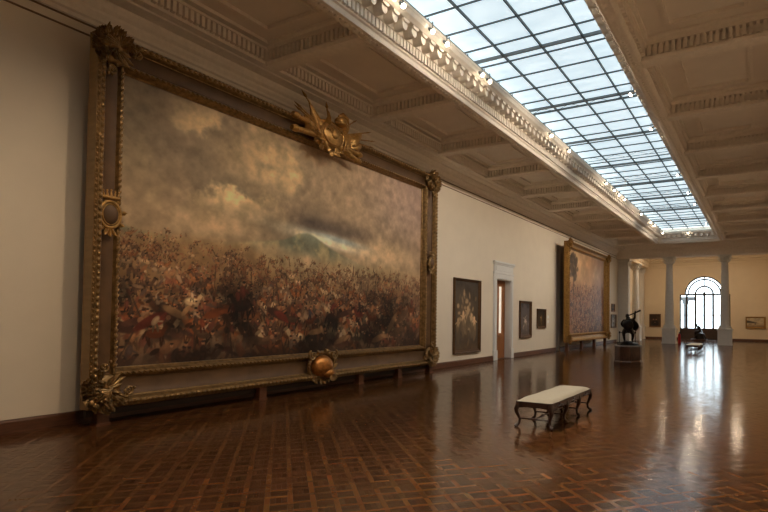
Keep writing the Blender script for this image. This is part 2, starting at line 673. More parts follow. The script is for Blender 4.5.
# ---------------- coffered ceiling
def build_ceiling():
    mb = MB()
    x0, x1 = XL + 0.7, -7.9
    for a, b in ((x0, x1), (mx(x1), mx(x0))):
        mb.box(a, b, YB, YS + 0.4, ZP, ZP + 0.25)
    mb.box(x1, mx(x1), SKY1 + 0.3, YS + 0.4, ZP, ZP + 0.25)
    mb.box(x1, mx(x1), YB, SKY0 - 0.3, ZP, ZP + 0.25)
    c = struct('ceiling', mb, CEIL)
    mb = MB()
    mb.box(XL, XR, YS + 0.3, YE + 0.2, 8.75, 9.0)
    struct('ceiling_end_room', mb, CEIL)

    # cross beams with dentils
    xa, xb = XL + 0.85, -8.1
    beams = [BEAM0 + BEAMP * k for k in range(-4, 9)]
    bm_ = MB()
    L = xb - xa
    pr = [(-.34, ZP), (-.34, ZP - .06), (-.27, ZP - .10), (-.27, ZP - .20), (-.13, ZP - .21), (-.13, ZB + .10), (-.22, ZB + .09), (-.22, ZB + .05), (-.19, ZB), (.19, ZB), (.22, ZB + .05), (.22, ZB + .09), (.13, ZB + .10), (.13, ZP - .21), (.27, ZP - .20), (.27, ZP - .10), (.34, ZP - .06), (.34, ZP)]
    bm_.extrude(pr, 'x', 0, L)
    beam_me = bm_.mesh('ceiling_beam', CEIL_TRIM)
    dm = MB()
    nd = int(L / 0.135)
    for k in range(nd):
        xx = (k + .5) * L / nd
        for s in (-1, 1):
            y0, y1 = sorted((s * .12, s * .25))
            dm.box(xx - .040, xx + .040, y0, y1, ZB + .10, ZB + .35)
    dent_me = dm.mesh('dentil_row', CEIL_TRIM)
    for yb in beams:
        for side, xs in ((0, xa), (1, mx(xb))):
            o = link('ceiling_beam', beam_me, c)
            o.location = (xs, yb, 0)
            d = link('dentil_row', dent_me, o)
            d['kind'] = 'stuff'
    # each coffer: dentils along the long sides and a raised panel moulding
    half = (BEAMP - 0.4) / 2
    pm = MB()
    for (w0, h0, z0) in ((0.62, 0.07, 0.05), (0.70, 0.05, 0.085)):
        xi0, xi1, yi = w0, L - w0, half - w0 + 0.14
        for bx in ((xi0, xi1, -yi, -yi + h0), (xi0, xi1, yi - h0, yi), (xi0, xi0 + h0, -yi + h0, yi - h0), (xi1 - h0, xi1, -yi + h0, yi - h0)):
            pm.box(bx[0], bx[1], bx[2], bx[3], ZP - z0, ZP + 0.01)
    pan_me = pm.mesh('coffer_moulding', CEIL_TRIM)
    lm = MB()
    for x_, s in ((0, 1), (L, -1)):
        nn = int(2 * half / 0.135)
        a, b = sorted((x_ - s * .02, x_ + s * .11))
        for k in range(nn):
            yy = -half + (k + .5) * 2 * half / nn
            lm.box(a, b, yy - .040, yy + .040, ZB + .10, ZB + .34)
        a, b = sorted((x_, x_ + s * .14))
        lm.box(a, b, -half, half, ZB + .34, ZB + .40)
        a, b = sorted((x_, x_ + s * .20))
        lm.box(a, b, -half, half, ZB + .47, ZP + .01)
    lon_me = lm.mesh('dentil_course', CEIL_TRIM)
    mids = [y + BEAMP / 2 for y in beams[:-1]]
    for ym in mids:
        for xs in (xa, mx(xb)):
            o = link('coffer_moulding', pan_me, c)
            o.location = (xs, ym, 0)
            o = link('dentil_course', lon_me, c)
            o.location = (xs, ym, 0)
            o['kind'] = 'stuff'

    # cornice of the laylight
    prof = [(-8.12, ZP + .05), (-8.12, 8.66), (-8.08, 8.62), (-8.05, 8.60), (-7.80, 8.60), (-7.78, 8.64), (-7.76, 8.70), (-7.72, 8.73), (-7.72, 9.0), (-7.66, 9.03),
            (-7.66, 9.24), (-7.34, 9.25), (-7.30, 9.29), (-7.25, 9.33), (-7.22, 9.42), (-7.20, 9.44), (-7.20, 9.50), (-7.55, 9.52), (-7.75, 9.70), (-7.75, 9.95), (-8.12, 9.95)]
    for f in (lambda x: x, mx):
        q = part('skylight_cornice', CEIL_TRIM, c, lambda mb: mb.extrude([(f(x), z) for x, z in prof], 'y', SKY0 - 0.5, SKY1 + 0.5))
        def dents(mb):
            n = int((SKY1 - SKY0) / 0.135)
            for k in range(n):
                y = SKY0 + (k + .5) * 0.135
                a, b = sorted((f(-7.73), f(-7.65)))
                mb.box(a, b, y - .043, y + .043, 8.77, 8.985)
        part('dentil_row', CEIL_TRIM, q, dents, kind='stuff')
        def eggs(mb):
            n = int((SKY1 - SKY0) / 0.16)
            for k in range(n):
                y = SKY0 + (k + .5) * 0.16
                mb.ball((f(-7.93), y, 8.60), (.06, .05, .03), 6, 4)
        part('egg_and_dart', CEIL_TRIM, q, eggs, kind='stuff', smooth=40)
    # end cornices of the laylight
    for ye, sg in ((SKY0, 1), (SKY1, -1)):
        pr2 = [(ye - sg * .9 + sg * (x + 8.12), z) for x, z in prof]
        q = part('skylight_cornice', CEIL_TRIM, c, lambda mb: mb.extrude(pr2, 'x', -7.72, mx(-7.72)))
        def dents2(mb):
            for k in range(34):
                x = -7.6 + (k + .5) * 4.48 / 34
                y0, y1 = sorted((ye - sg * .5, ye - sg * .43))
                mb.box(x - .043, x + .043, y0, y1, 8.77, 8.985)
        part('dentil_row', CEIL_TRIM, q, dents2, kind='stuff')
    # modillions under the corona
    mo = MB()
    ring = [(-.10, .12), (-.10, -.02), (-.086, -.07), (-.05, -.115), (0, -.13), (.05, -.115), (.086, -.07), (.10, -.02), (.10, .12)]
    mo.extrude(ring, 'x', 0.0, 0.26)
    ring2 = [(p[0] * 1.15, p[1] * 0.4 + 0.09) for p in ring]
    mo.extrude(ring2, 'x', 0.26, 0.31)
    mod_me = mo.mesh('modillion', CEIL_TRIM, 40)
    n = int((SKY1 - SKY0) / 0.395)
    for side in (0, 1):
        for k in range(n):
            y = SKY0 + 0.2 + k * 0.395
            o = link('modillion', mod_me, c)
            o.location = (-7.66 if side == 0 else mx(-7.66), y, 9.13)
            if side:
                o.rotation_euler = (0, 0, PI)
    for k in range(10):
        o = link('modillion', mod_me, c)
        o.location = (-7.25 + k * 0.42, SKY1 + 0.44, 9.13)
        o.rotation_euler = (0, 0, -PI / 2)
    # rosettes where the cross beams meet the laylight cornice
    ro = MB()
    ro.ball((0, 0, 0), (.06, .06, .05), 8, 5)
    for k in range(8):
        a = k * PI / 4
        ro.ball((.10 * math.cos(a), .10 * math.sin(a), .01), (.05, .05, .03), 6, 4)
    ro_me = ro.mesh('rosette', CEIL_TRIM, 40)
    for yb in beams[3:]:
        for x in (-7.93, mx(-7.93)):
            o = link('rosette', ro_me, c)
            o.location = (x, yb, 8.595)
    return c


CEILING = build_ceiling()


# ---------------- laylight (glass ceiling)
def build_laylight():
    root = bpy.data.objects.new('window_2', None)
    COL.objects.link(root)
    root.location = (XC, SKY0, ZG)
    tag(root, 'long glazed skylight of frosted panes between the coffers', 'skylight', kind='structure')
    xs = [-7.72, -6.53, -5.36, -4.19, -3.0]
    p = BEAMP / 4
    ys = []
    y = BEAM0 - 0.5 * p - 11 * p
    while y < SKY1 + 0.4:
        if y > SKY0 - 0.4:
            ys.append(y)
        y += p
    ys = [SKY0 - 0.45] + ys + [SKY1 + 0.5]
    cache = {}
    for i in range(4):
        for j in range(len(ys) - 1):
            w, d = xs[i + 1] - xs[i], ys[j + 1] - ys[j]
            key = (round(w, 3), round(d, 3))
            if key not in cache:
                mb = MB()
                mb.box(-w / 2, w / 2, -d / 2, d / 2, 0, 0.0)
                me = bpy.data.meshes.new('glass_pane')
                me.from_pydata([(-w / 2, -d / 2, 0), (w / 2, -d / 2, 0), (w / 2, d / 2, 0), (-w / 2, d / 2, 0)], [], [(0, 1, 2, 3)])
                me.materials.append(PANE)
                cache[key] = me
            o = link('glass_pane', cache[key], root)
            o.location = ((xs[i] + xs[i + 1]) / 2 - XC, (ys[j] + ys[j + 1]) / 2 - SKY0, 0.02)
    for x in xs:
        part('glazing_bar', BARGREY, root, lambda mb: mb.box(x - XC - .017, x - XC + .017, -.45, SKY1 - SKY0 + .5, -.06, .03))
    bar = MB()
    bar.box(-2.36, 2.36, -.008, .008, -.03, .02)
    bar_me = bar.mesh('cross_bar', BARGREY)
    for y in ys[1:-1]:
        o = link('cross_bar', bar_me, root)
        o.location = (0, y - SKY0, 0)
    # deeper rafters every fourth pane, in line with the ceiling beams
    rf = MB()
    rf.box(-2.36, 2.36, -.028, .028, -.075, .015)
    rf_me = rf.mesh('rafter', STEEL)
    k = 0
    for q in range(-2, 9):
        yb = BEAM0 + 0.10 + BEAMP * q
        if SKY0 < yb < SKY1:
            o = link('rafter', rf_me, root)
            o.location = (0, yb - SKY0, 0)
    # hangers that hold the spotlight rail at both sides
    hg = MB()
    hg.box(-.012, .012, -.012, .012, -.36, 0)
    hg.box(-.03, .03, -.02, .02, -.40, -.36)
    hg_me = hg.mesh('hanger', BARGREY)
    for y in ys[1:-1]:
        for x in (-7.42, mx(-7.42)):
            o = link('hanger', hg_me, root)
            o.location = (x - XC, y - SKY0 + .1, 0)
    # rails, light trusses
    for x in (-7.24, mx(-7.24)):
        part('lamp_rail', STEEL, root, lambda mb: mb.tube([(x - XC, 0, -.255), (x - XC, SKY1 - SKY0, -.255)], .02, 6))
    def truss(mb, y):
        mb.tube([(-2.0, y, -.13), (2.0, y, -.13)], .014, 5)
        mb.tube([(-2.0, y, -.30), (2.0, y, -.30)], .014, 5)
        for k in range(8):
            a = -2 + k * .5
            mb.tube([(a, y, -.13 if k % 2 else -.30), (a + .5, y, -.30 if k % 2 else -.13)], .008, 5)
    for yy in (18.0, 24.6, 28.7, 33.2, 37.5):
        part('truss', STEEL, root, lambda mb: truss(mb, yy - SKY0))


build_laylight()


# ---------------- end of hall: entablature, columns, pilasters
def build_screen():
    mb = MB()
    y0 = YS - 0.42
    prof = [(y0, 7.80), (y0, 8.06), (y0 - .04, 8.08), (y0 - .04, 8.30), (y0 - .08, 8.33), (y0 - .10, 8.46), (y0 - .22, 8.52), (y0 - .26, 8.64), (y0 - .26, 9.1), (y0 + .84, 9.1), (y0 + .84, 7.80)]
    mb.extrude(prof, 'x', XL, XR)
    struct('trim_5', mb, CEIL_TRIM)
    # cornice around the end room
    mb = MB()
    prof = [(YE, 7.72), (YE - .05, 7.74), (YE - .06, 7.98), (YE - .14, 8.04), (YE - .16, 8.22), (YE - .34, 8.32), (YE - .36, 8.44), (YE - .6, 8.5), (YE - .6, 8.76), (YE, 8.76)]
    mb.extrude(prof, 'x', XL, XR)
    prof = [(XL, 7.72), (XL + .05, 7.74), (XL + .06, 7.98), (XL + .14, 8.04), (XL + .16, 8.22), (XL + .34, 8.32), (XL + .36, 8.44), (XL + .6, 8.5), (XL + .6, 8.76), (XL, 8.76)]
    mb.extrude(prof, 'y', YS + .5, YE)
    struct('trim_6', mb, PLASTER_END)

    def capital(mb, r, z0, h, cx=0, cy=0):
        mb.lathe([(r * 1.0, z0), (r * 1.06, z0 + .03), (r * .98, z0 + .06), (r * 1.0, z0 + h * .5), (r * 1.5, z0 + h * .82), (r * 1.8, z0 + h * .88)], 20, (cx, cy, 0))
        mb.box(cx - r * 1.95, cx + r * 1.95, cy - r * 1.95, cy + r * 1.95, z0 + h * .88, z0 + h)
        for row, (n, zz, ll, off) in enumerate(((10, .07, h * .42, 0), (10, .12, h * .62, .5))):
            for k in range(n):
                a = 2 * PI * (k + off) / n
                d = Vector((math.cos(a), math.sin(a), 0))
                mb.leaf(Vector((cx, cy, z0 + zz)) + d * r * 1.0, (d.x * .35, d.y * .35, 1), d, ll, r * .72, lift=.15, curl=.22, seg=6)
        for k in range(4):
            a = PI / 4 + k * PI / 2
            d = Vector((math.cos(a), math.sin(a), 0))
            mb.scroll(Vector((cx, cy, z0 + h * .74)) + d * r * 2.0, .15, 1.4, .05, d, (0, 0, 1), 0, 14)

    def column(loc, label):
        c = thing('column', label, 'column', loc)
        def plinth(mb):
            mb.box(-.60, .60, -.60, .60, 0, .13)
            mb.box(-.55, .55, -.55, .55, .13, 1.24)
            mb.box(-.60, .60, -.60, .60, 1.24, 1.31)
            mb.box(-.63, .63, -.63, .63, 1.31, 1.38)
        part('pedestal', STONE, c, plinth)
        def panel(mb):
            arch = [(-.38, .25), (.38, .25), (.38, .72)] + [(.38 * math.cos(a), .72 + .30 * math.sin(a)) for a in np.linspace(0.2, PI - .2, 9)] + [(-.38, .72)]
            inner = [(x * .86, .25 + .05 + (z - .25) * .86) for x, z in arch]
            n = len(arch)
            vs_ = [(x, -.57, z) for x, z in arch] + [(x, -.57, z) for x, z in inner] + [(x, -.545, z) for x, z in arch] + [(x, -.545, z) for x, z in inner]
            fs = []
            for i in range(n):
                j = (i + 1) % n
                fs += [(i, j, n + j, n + i), (i, j, 2 * n + j, 2 * n + i), (n + i, n + j, 3 * n + j, 3 * n + i)]
            mb.add(vs_, fs)
        part('arched_panel_moulding', STONE, c, panel)
        part('base', STONE, c, lambda mb: mb.lathe([(.53, 1.38), (.55, 1.44), (.53, 1.50), (.47, 1.53), (.47, 1.56), (.50, 1.60), (.48, 1.65), (.44, 1.67)], 28), smooth=40)
        part('shaft', STONE, c, lambda mb: mb.lathe([(.38, 1.66), (.375, 2.5), (.36, 3.6), (.32, 5.2), (.285, 6.4), (.27, 7.10)], 32), smooth=40)
        part('capital', STONE, c, lambda mb: capital(mb, .27, 7.08, .72), smooth=40)
        return c

    column((-7.33, YS, 0), 'white round column nearer the picture wall, left of the arched window')
    column((-2.80, YS, 0), 'white round column standing before the right edge of the arched window')

    # pilasters against the picture wall, where the column screen meets it
    def pilaster(name, label, x1, ya, yb, m):
        c = thing(name, label, 'pilaster', (XL + .002, (ya + yb) / 2, 0))
        d = (yb - ya) / 2
        w = x1 - XL
        def ped(mb):
            mb.box(0, w + .14, -d - .12, d + .12, 0, .13)
            mb.box(0, w + .10, -d - .08, d + .08, .13, 1.28)
            mb.box(0, w + .16, -d - .14, d + .14, 1.28, 1.38)
        part('pedestal', m, c, ped)
        def base(mb):
            mb.box(0, w + .07, -d - .06, d + .06, 1.38, 1.47)
            mb.box(0, w + .035, -d - .03, d + .03, 1.47, 1.58)
        part('base', m, c, base)
        part('shaft', m, c, lambda mb: mb.box(0, w, -d, d, 1.58, 7.12))
        def cap(mb):
            mb.box(0, w, -d, d, 7.12, 7.7)
            mb.box(0, w + .14, -d - .14, d + .14, 7.68, 7.80)
            n = 4
            for k in range(n):
                yy = -d + (k + .5) * 2 * d / n
                mb.leaf((w, yy, 7.18), (.25, 0, 1), (1, 0, 0), .28, 2 * d / n, lift=.06, curl=.1, seg=6)
                mb.leaf((w, yy, 7.36), (.3, 0, 1), (1, 0, 0), .30, 2 * d / n, lift=.06, curl=.1, seg=6)
                xx = (k + .5) * w / n
                mb.leaf((xx, -d, 7.18), (0, -.25, 1), (0, -1, 0), .28, w / n * 1.1, lift=.06, curl=.1, seg=6)
                mb.leaf((xx, -d, 7.36), (0, -.3, 1), (0, -1, 0), .30, w / n * 1.1, lift=.06, curl=.1, seg=6)
            mb.scroll((w + .05, -d - .05, 7.60), .12, 1.4, .035, (.7, -.7, 0), (0, 0, 1), 0, 14)
        part('capital', m, c, cap, smooth=40)
        return c

    pilaster('pilaster', 'tall grey white pilaster at the end of the picture wall', XL + .95, YS + .35, YS + 1.15, STONE)
    pilaster('pilaster', 'cream pilaster in the corner beside the small dark portrait', XL + .56, 61.05, 61.84, STONE)
    # free column of the side bay
    c = thing('column', 'cream round column between the two pilasters beside the picture wall', 'column', (XL + .72, 56.4, 0))
    def ped2(mb):
        mb.box(-.55, .55, -.55, .55, 0, .13)
        mb.box(-.5, .5, -.5, .5, .13, 1.26)
        mb.box(-.57, .57, -.57, .57, 1.26, 1.38)
    part('pedestal', STONE, c, ped2)
    part('base', STONE, c, lambda mb: mb.lathe([(.52, 1.38), (.54, 1.44), (.52, 1.50), (.46, 1.53), (.49, 1.60), (.44, 1.67)], 24), smooth=40)
    part('shaft', STONE, c, lambda mb: mb.lathe([(.38, 1.66), (.36, 3.6), (.32, 5.2), (.27, 7.10)], 28), smooth=40)
    part('capital', STONE, c, lambda mb: capital(mb, .27, 7.08, .72), smooth=40)
    # short entablature over the side bay
    mb = MB()
    prof = [(XL, 7.80), (XL + 1.0, 7.80), (XL + 1.0, 8.06), (XL + 1.06, 8.10), (XL + 1.06, 8.4), (XL + 1.2, 8.5), (XL + 1.2, 8.8), (XL, 8.8)]
    mb.extrude(prof, 'y', YS + .4, YE)
    struct('trim_7', mb, PLASTER_END)


build_screen()


# ---------------- arched window
def build_window():
    root = bpy.data.objects.new('window_1', None)
    COL.objects.link(root)
    root.location = (XC, YE + 0.25, 0)
    tag(root, 'tall arched window with dark bars in the end wall', 'window', kind='structure')
    zs, r = 4.85, 1.92
    def frame(mb):
        mb.box(-2.42, -2.30, -.06, .06, 0, zs)
        mb.box(2.38, 2.50, -.06, .06, 0, zs)
        mb.box(-2.42, 2.5, -.09, .09, zs - .09, zs + .09)
    part('window_frame', WINFRAME, root, frame)
    for q in (r - .04, r - .33, .86):
        part('arched_bar', WINFRAME, root, lambda mb: mb.tube([(q * math.cos(a), 0, zs + q * math.sin(a)) for a in np.linspace(0, PI, 25)],  .085 if q != .86 else .095, 6))
    part('upright_bar', WINFRAME, root, lambda mb: mb.box(-.055, .055, -.04, .04, zs + .86, zs + r))
    for x in (-1.72, -.86, 0, .86, 1.72):
        part('upright_bar', WINFRAME, root, lambda mb: mb.box(x - .10, x + .10, -.05, .05, 1.25, zs))
    part('rosette', WINFRAME, root, lambda mb: mb.ball((0, -.05, zs + .16), (.12, .08, .12), 10, 6))
    part('cross_bar', WINFRAME, root, lambda mb: mb.box(-2.3, 2.4, -.02, .02, 2.62, 2.66))
    for a, b in ((-2.3, -.86), (-.86, .86), (.86, 2.38)):
        def pnl(mb):
            mb.box(a, b, -.05, .05, 0, 1.25)
            mb.box(a + .12, b - .12, -.075, -.05, .18, 1.08)
        part('panel', WINPANEL, root, pnl)
    def pane(mb, poly):
        mb.extrude(poly, 'y', .0, .008)
    xs = [-2.3, -1.72, -.86, 0, .86, 1.72, 2.38]
    for i in range(6):
        part('pane', GLASS, root, lambda mb: pane(mb, [(xs[i], 1.25), (xs[i + 1], 1.25), (xs[i + 1], zs), (xs[i], zs)]))
    part('pane', GLASS, root, lambda mb: pane(mb, [((r - .05) * math.cos(a), zs + .05 + (r - .08) * math.sin(a)) for a in np.linspace(0, PI, 25)]))
    # balcony column seen through the left light
    c = thing('balcony_column', 'grey stone balcony column outside the arched window', 'column', (-7.55, 65.2, -.2))
    part('shaft', OUTSIDE, c, lambda mb: mb.lathe([(.30, 0), (.30, .3), (.22, .4), (.20, 4.0), (.26, 4.1), (.34, 4.3), (.34, 4.5)], 16), smooth=40)
    part('lintel', OUTSIDE, c, lambda mb: mb.box(-.5, 1.0, -.3, .3, 4.5, 4.9))
    mb = MB()
    mb.box(-12, 4, YE + .5, YE + 6, -.35, -.2)
    struct('ground_balcony', mb, OUTSIDE)


build_window()


# ---------------- doorway in the picture wall
def build_door():
    root = bpy.data.objects.new('door_1', None)
    COL.objects.link(root)
    root.location = (XL, 25.95, 0)
    tag(root, 'tall white framed doorway with brown wooden door', 'door', kind='structure')
    y = .90
    def surround(mb):
        for a, b in ((-y - .36, -y), (y, y + .26)):
            mb.box(0, .05, a, b, 0, 4.2)
            mb.box(.05, .08, a + .05, b - .05, .55, 4.1)
            mb.box(0, .10, a - .02, b + .02, 0, .5)
        mb.box(0, .06, -y - .36, y + .26, 4.2, 4.48)
        mb.box(0, .09, -y - .40, y + .30, 4.46, 4.54)
        mb.box(0, .05, -y - .34, y + .24, 4.54, 4.92)
        mb.box(.05, .07, -y - .16, y + .06, 4.62, 4.84)
        mb.box(0, .09, -y - .39, y + .29, 4.92, 5.0)
        mb.box(0, .13, -y - .43, y + .33, 5.0, 5.10)
    part('door_surround', WHITE, root, surround)
    def jamb(mb):
        mb.box(-.56, 0, y - .03, y + .002, 0, 4.2)
        mb.box(-.56, 0, -y - .002, -y + .03, 0, 4.2)
        mb.box(-.56, 0, -y, y, 4.17, 4.202)
    part('jamb', WHITE, root, jamb)
    def leaf(mb):
        x0, x1 = -.38, -.32
        mb.box(x0, x1, -y, -y + .16, 0, 4.2)
        mb.box(x0, x1, -.24, .0, 0, 4.2)
        mb.box(x0, x1, -y + .16, -.24, 0, 1.35)
        mb.box(x0, x1, -y + .16, -.24, 3.85, 4.2)
        mb.box(x1, x1 + .02, -y + .22, -.30, .2, 1.15)
    lf = part('door_leaf', DOORWOOD, root, leaf)
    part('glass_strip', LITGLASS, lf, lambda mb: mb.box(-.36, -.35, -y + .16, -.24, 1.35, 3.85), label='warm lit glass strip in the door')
    def leaf2(mb):
        x0, x1 = -.38, -.32
        mb.box(x0, x1, 0, .12, 0, 4.2)
        mb.box(x0, x1, .48, y, 0, 4.2)
        mb.box(x0, x1, .12, .48, 0, 1.35)
        mb.box(x0, x1, .12, .48, 3.85, 4.2)
        mb.box(x1, x1 + .02, .16, y - .14, .2, 1.15)
    lf = part('door_leaf', DOORWOOD, root, leaf2)
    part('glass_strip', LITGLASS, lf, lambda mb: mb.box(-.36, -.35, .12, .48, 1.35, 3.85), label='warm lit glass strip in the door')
    part('handle', STEEL, lf, lambda mb: (mb.tube([(-.32, .06, 1.2), (-.25, .06, 1.2), (-.25, .18, 1.2)], .014, 6)))
    part('threshold', BASEWOOD, root, lambda mb: mb.box(-.6, .02, -y, y, -.01, .012))
    # tall opening beside the second great picture, its darkness given by the panel colour
    root = bpy.data.objects.new('door_2', None)
    COL.objects.link(root)
    root.location = (XL, 34.65, 0)
    tag(root, 'tall dark opening behind the gold framed picture', 'doorway', kind='structure')
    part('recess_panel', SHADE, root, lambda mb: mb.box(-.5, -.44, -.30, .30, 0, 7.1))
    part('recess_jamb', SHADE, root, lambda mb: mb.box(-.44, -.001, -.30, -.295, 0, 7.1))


build_door()
#@@OBJECTS
# ------------------------------------------------------------------ pictures: colours of the paint on the canvases
def fbm(h, w, rng, base=4, octv=6, ax=1.0):
    out = np.zeros((h, w))
    amp, tot = 1.0, 0.0
    for o in range(octv):
        n = base * 2 ** o
        ny, nx = max(2, int(n)), max(2, int(n * ax))
        g = rng.random((ny + 2, nx + 2))
        yy = np.linspace(0, ny, h)[:, None] * np.ones((1, w))
        xx = np.linspace(0, nx, w)[None, :] * np.ones((h, 1))
        y0, x0 = yy.astype(int), xx.astype(int)
        fy, fx = yy - y0, xx - x0
        fy, fx = fy * fy * (3 - 2 * fy), fx * fx * (3 - 2 * fx)
        v = (g[y0, x0] * (1 - fy) * (1 - fx) + g[y0 + 1, x0] * fy * (1 - fx) + g[y0, x0 + 1] * (1 - fy) * fx + g[y0 + 1, x0 + 1] * fy * fx)
        out += amp * v
        tot += amp
        amp *= 0.55
    return out / tot


def sm(a, b, x):
    t = np.clip((x - a) / (b - a), 0, 1)
    return t * t * (3 - 2 * t)


class Paint:
    def __init__(self, w, h, seed):
        self.w, self.h = w, h
        self.rng = np.random.default_rng(seed)
        self.im = np.zeros((h, w, 3))
        self.X, self.Y = np.meshgrid(np.linspace(0, 1, w), np.linspace(0, 1, h))   # Y = 0 at the top

    def mix(self, col, m):
        m = np.clip(m, 0, 1)[..., None]
        self.im = self.im * (1 - m) + np.array(col, float) * m

    def dab(self, x, y, rx, ry, ang, col, op=1.0, soft=0.35):
        """an elliptic brush dab; x, y, rx, ry in canvas widths"""
        w, h = self.w, self.h
        R = max(rx, ry) * w * 1.3 + 1
        cx, cy = x * w, y * h
        x0, x1, y0, y1 = int(max(0, cx - R)), int(min(w, cx + R + 1)), int(max(0, cy - R)), int(min(h, cy + R + 1))
        if x1 <= x0 or y1 <= y0:
            return
        yy, xx = np.mgrid[y0:y1, x0:x1]
        dx, dy = (xx - cx) / w, (yy - cy) / w
        c, s = math.cos(ang), math.sin(ang)
        q = ((dx * c + dy * s) / rx) ** 2 + ((-dx * s + dy * c) / ry) ** 2
        m = (op * (1 - sm(1 - soft, 1 + soft, q)))[..., None]
        self.im[y0:y1, x0:x1] = self.im[y0:y1, x0:x1] * (1 - m) + np.array(col, float) * m

    def figure(self, x, y, s, col, skin=(190, 140, 100)):
        r = self.rng
        lean = r.normal(0, .35)
        lg = np.array(col) * .6
        self.dab(x - .16 * s, y + .55 * s * self.w / self.h, .10 * s, .42 * s, r.normal(0, .3), lg)
        self.dab(x + .16 * s, y + .55 * s * self.w / self.h, .10 * s, .42 * s, r.normal(0, .3), lg)
        self.dab(x, y, .24 * s, .46 * s, lean, col)
        self.dab(x + .05 * s, y - .05 * s, .12 * s, .3 * s, lean, np.clip(np.array(col) * 1.25, 0, 255), .6)
        self.dab(x + .35 * s, y - r.uniform(-.2, .3) * s, .32 * s, .07 * s, r.uniform(-1, 1), col)
        self.dab(x - lean * .5 * s, y - .62 * s * self.w / self.h, .14 * s, .16 * s, 0, skin)
        self.dab(x - lean * .5 * s, y - .74 * s * self.w / self.h, .16 * s, .09 * s, 0, (52, 40, 34))

    def horse(self, x, y, s, col, d=1):
        k = self.w / self.h
        dk = np.array(col) * .62
        for q in (-.55, -.4, .4, .55):
            self.dab(x + q * s, y + .55 * s * k, .07 * s, .42 * s, self.rng.normal(0, .25), dk)
        self.dab(x, y, .7 * s, .36 * s, self.rng.normal(0, .15), col)
        self.dab(x, y - .12 * s * k, .5 * s, .14 * s, 0, np.clip(np.array(col) * 1.3, 0, 255), .6)
        self.dab(x + d * .72 * s, y - .38 * s * k, .18 * s, .42 * s, d * .6, col)
        self.dab(x + d * .98 * s, y - .66 * s * k, .26 * s, .12 * s, d * .5, dk)
        self.dab(x - d * .78 * s, y + .1 * s * k, .08 * s, .34 * s, d * .4, dk)

    def colors(self):
        c = np.clip(self.im, 0, 255) / 255.0
        c = np.where(c <= 0.04045, c / 12.92, ((c + 0.055) / 1.055) ** 2.4)
        return c


PAL = [(120, 62, 40), (86, 56, 42), (60, 44, 38), (132, 66, 46), (164, 116, 76), (178, 150, 116), (70, 62, 66), (104, 80, 62), (140, 84, 52), (52, 38, 34), (196, 172, 140), (108, 54, 42), (84, 76, 62)]


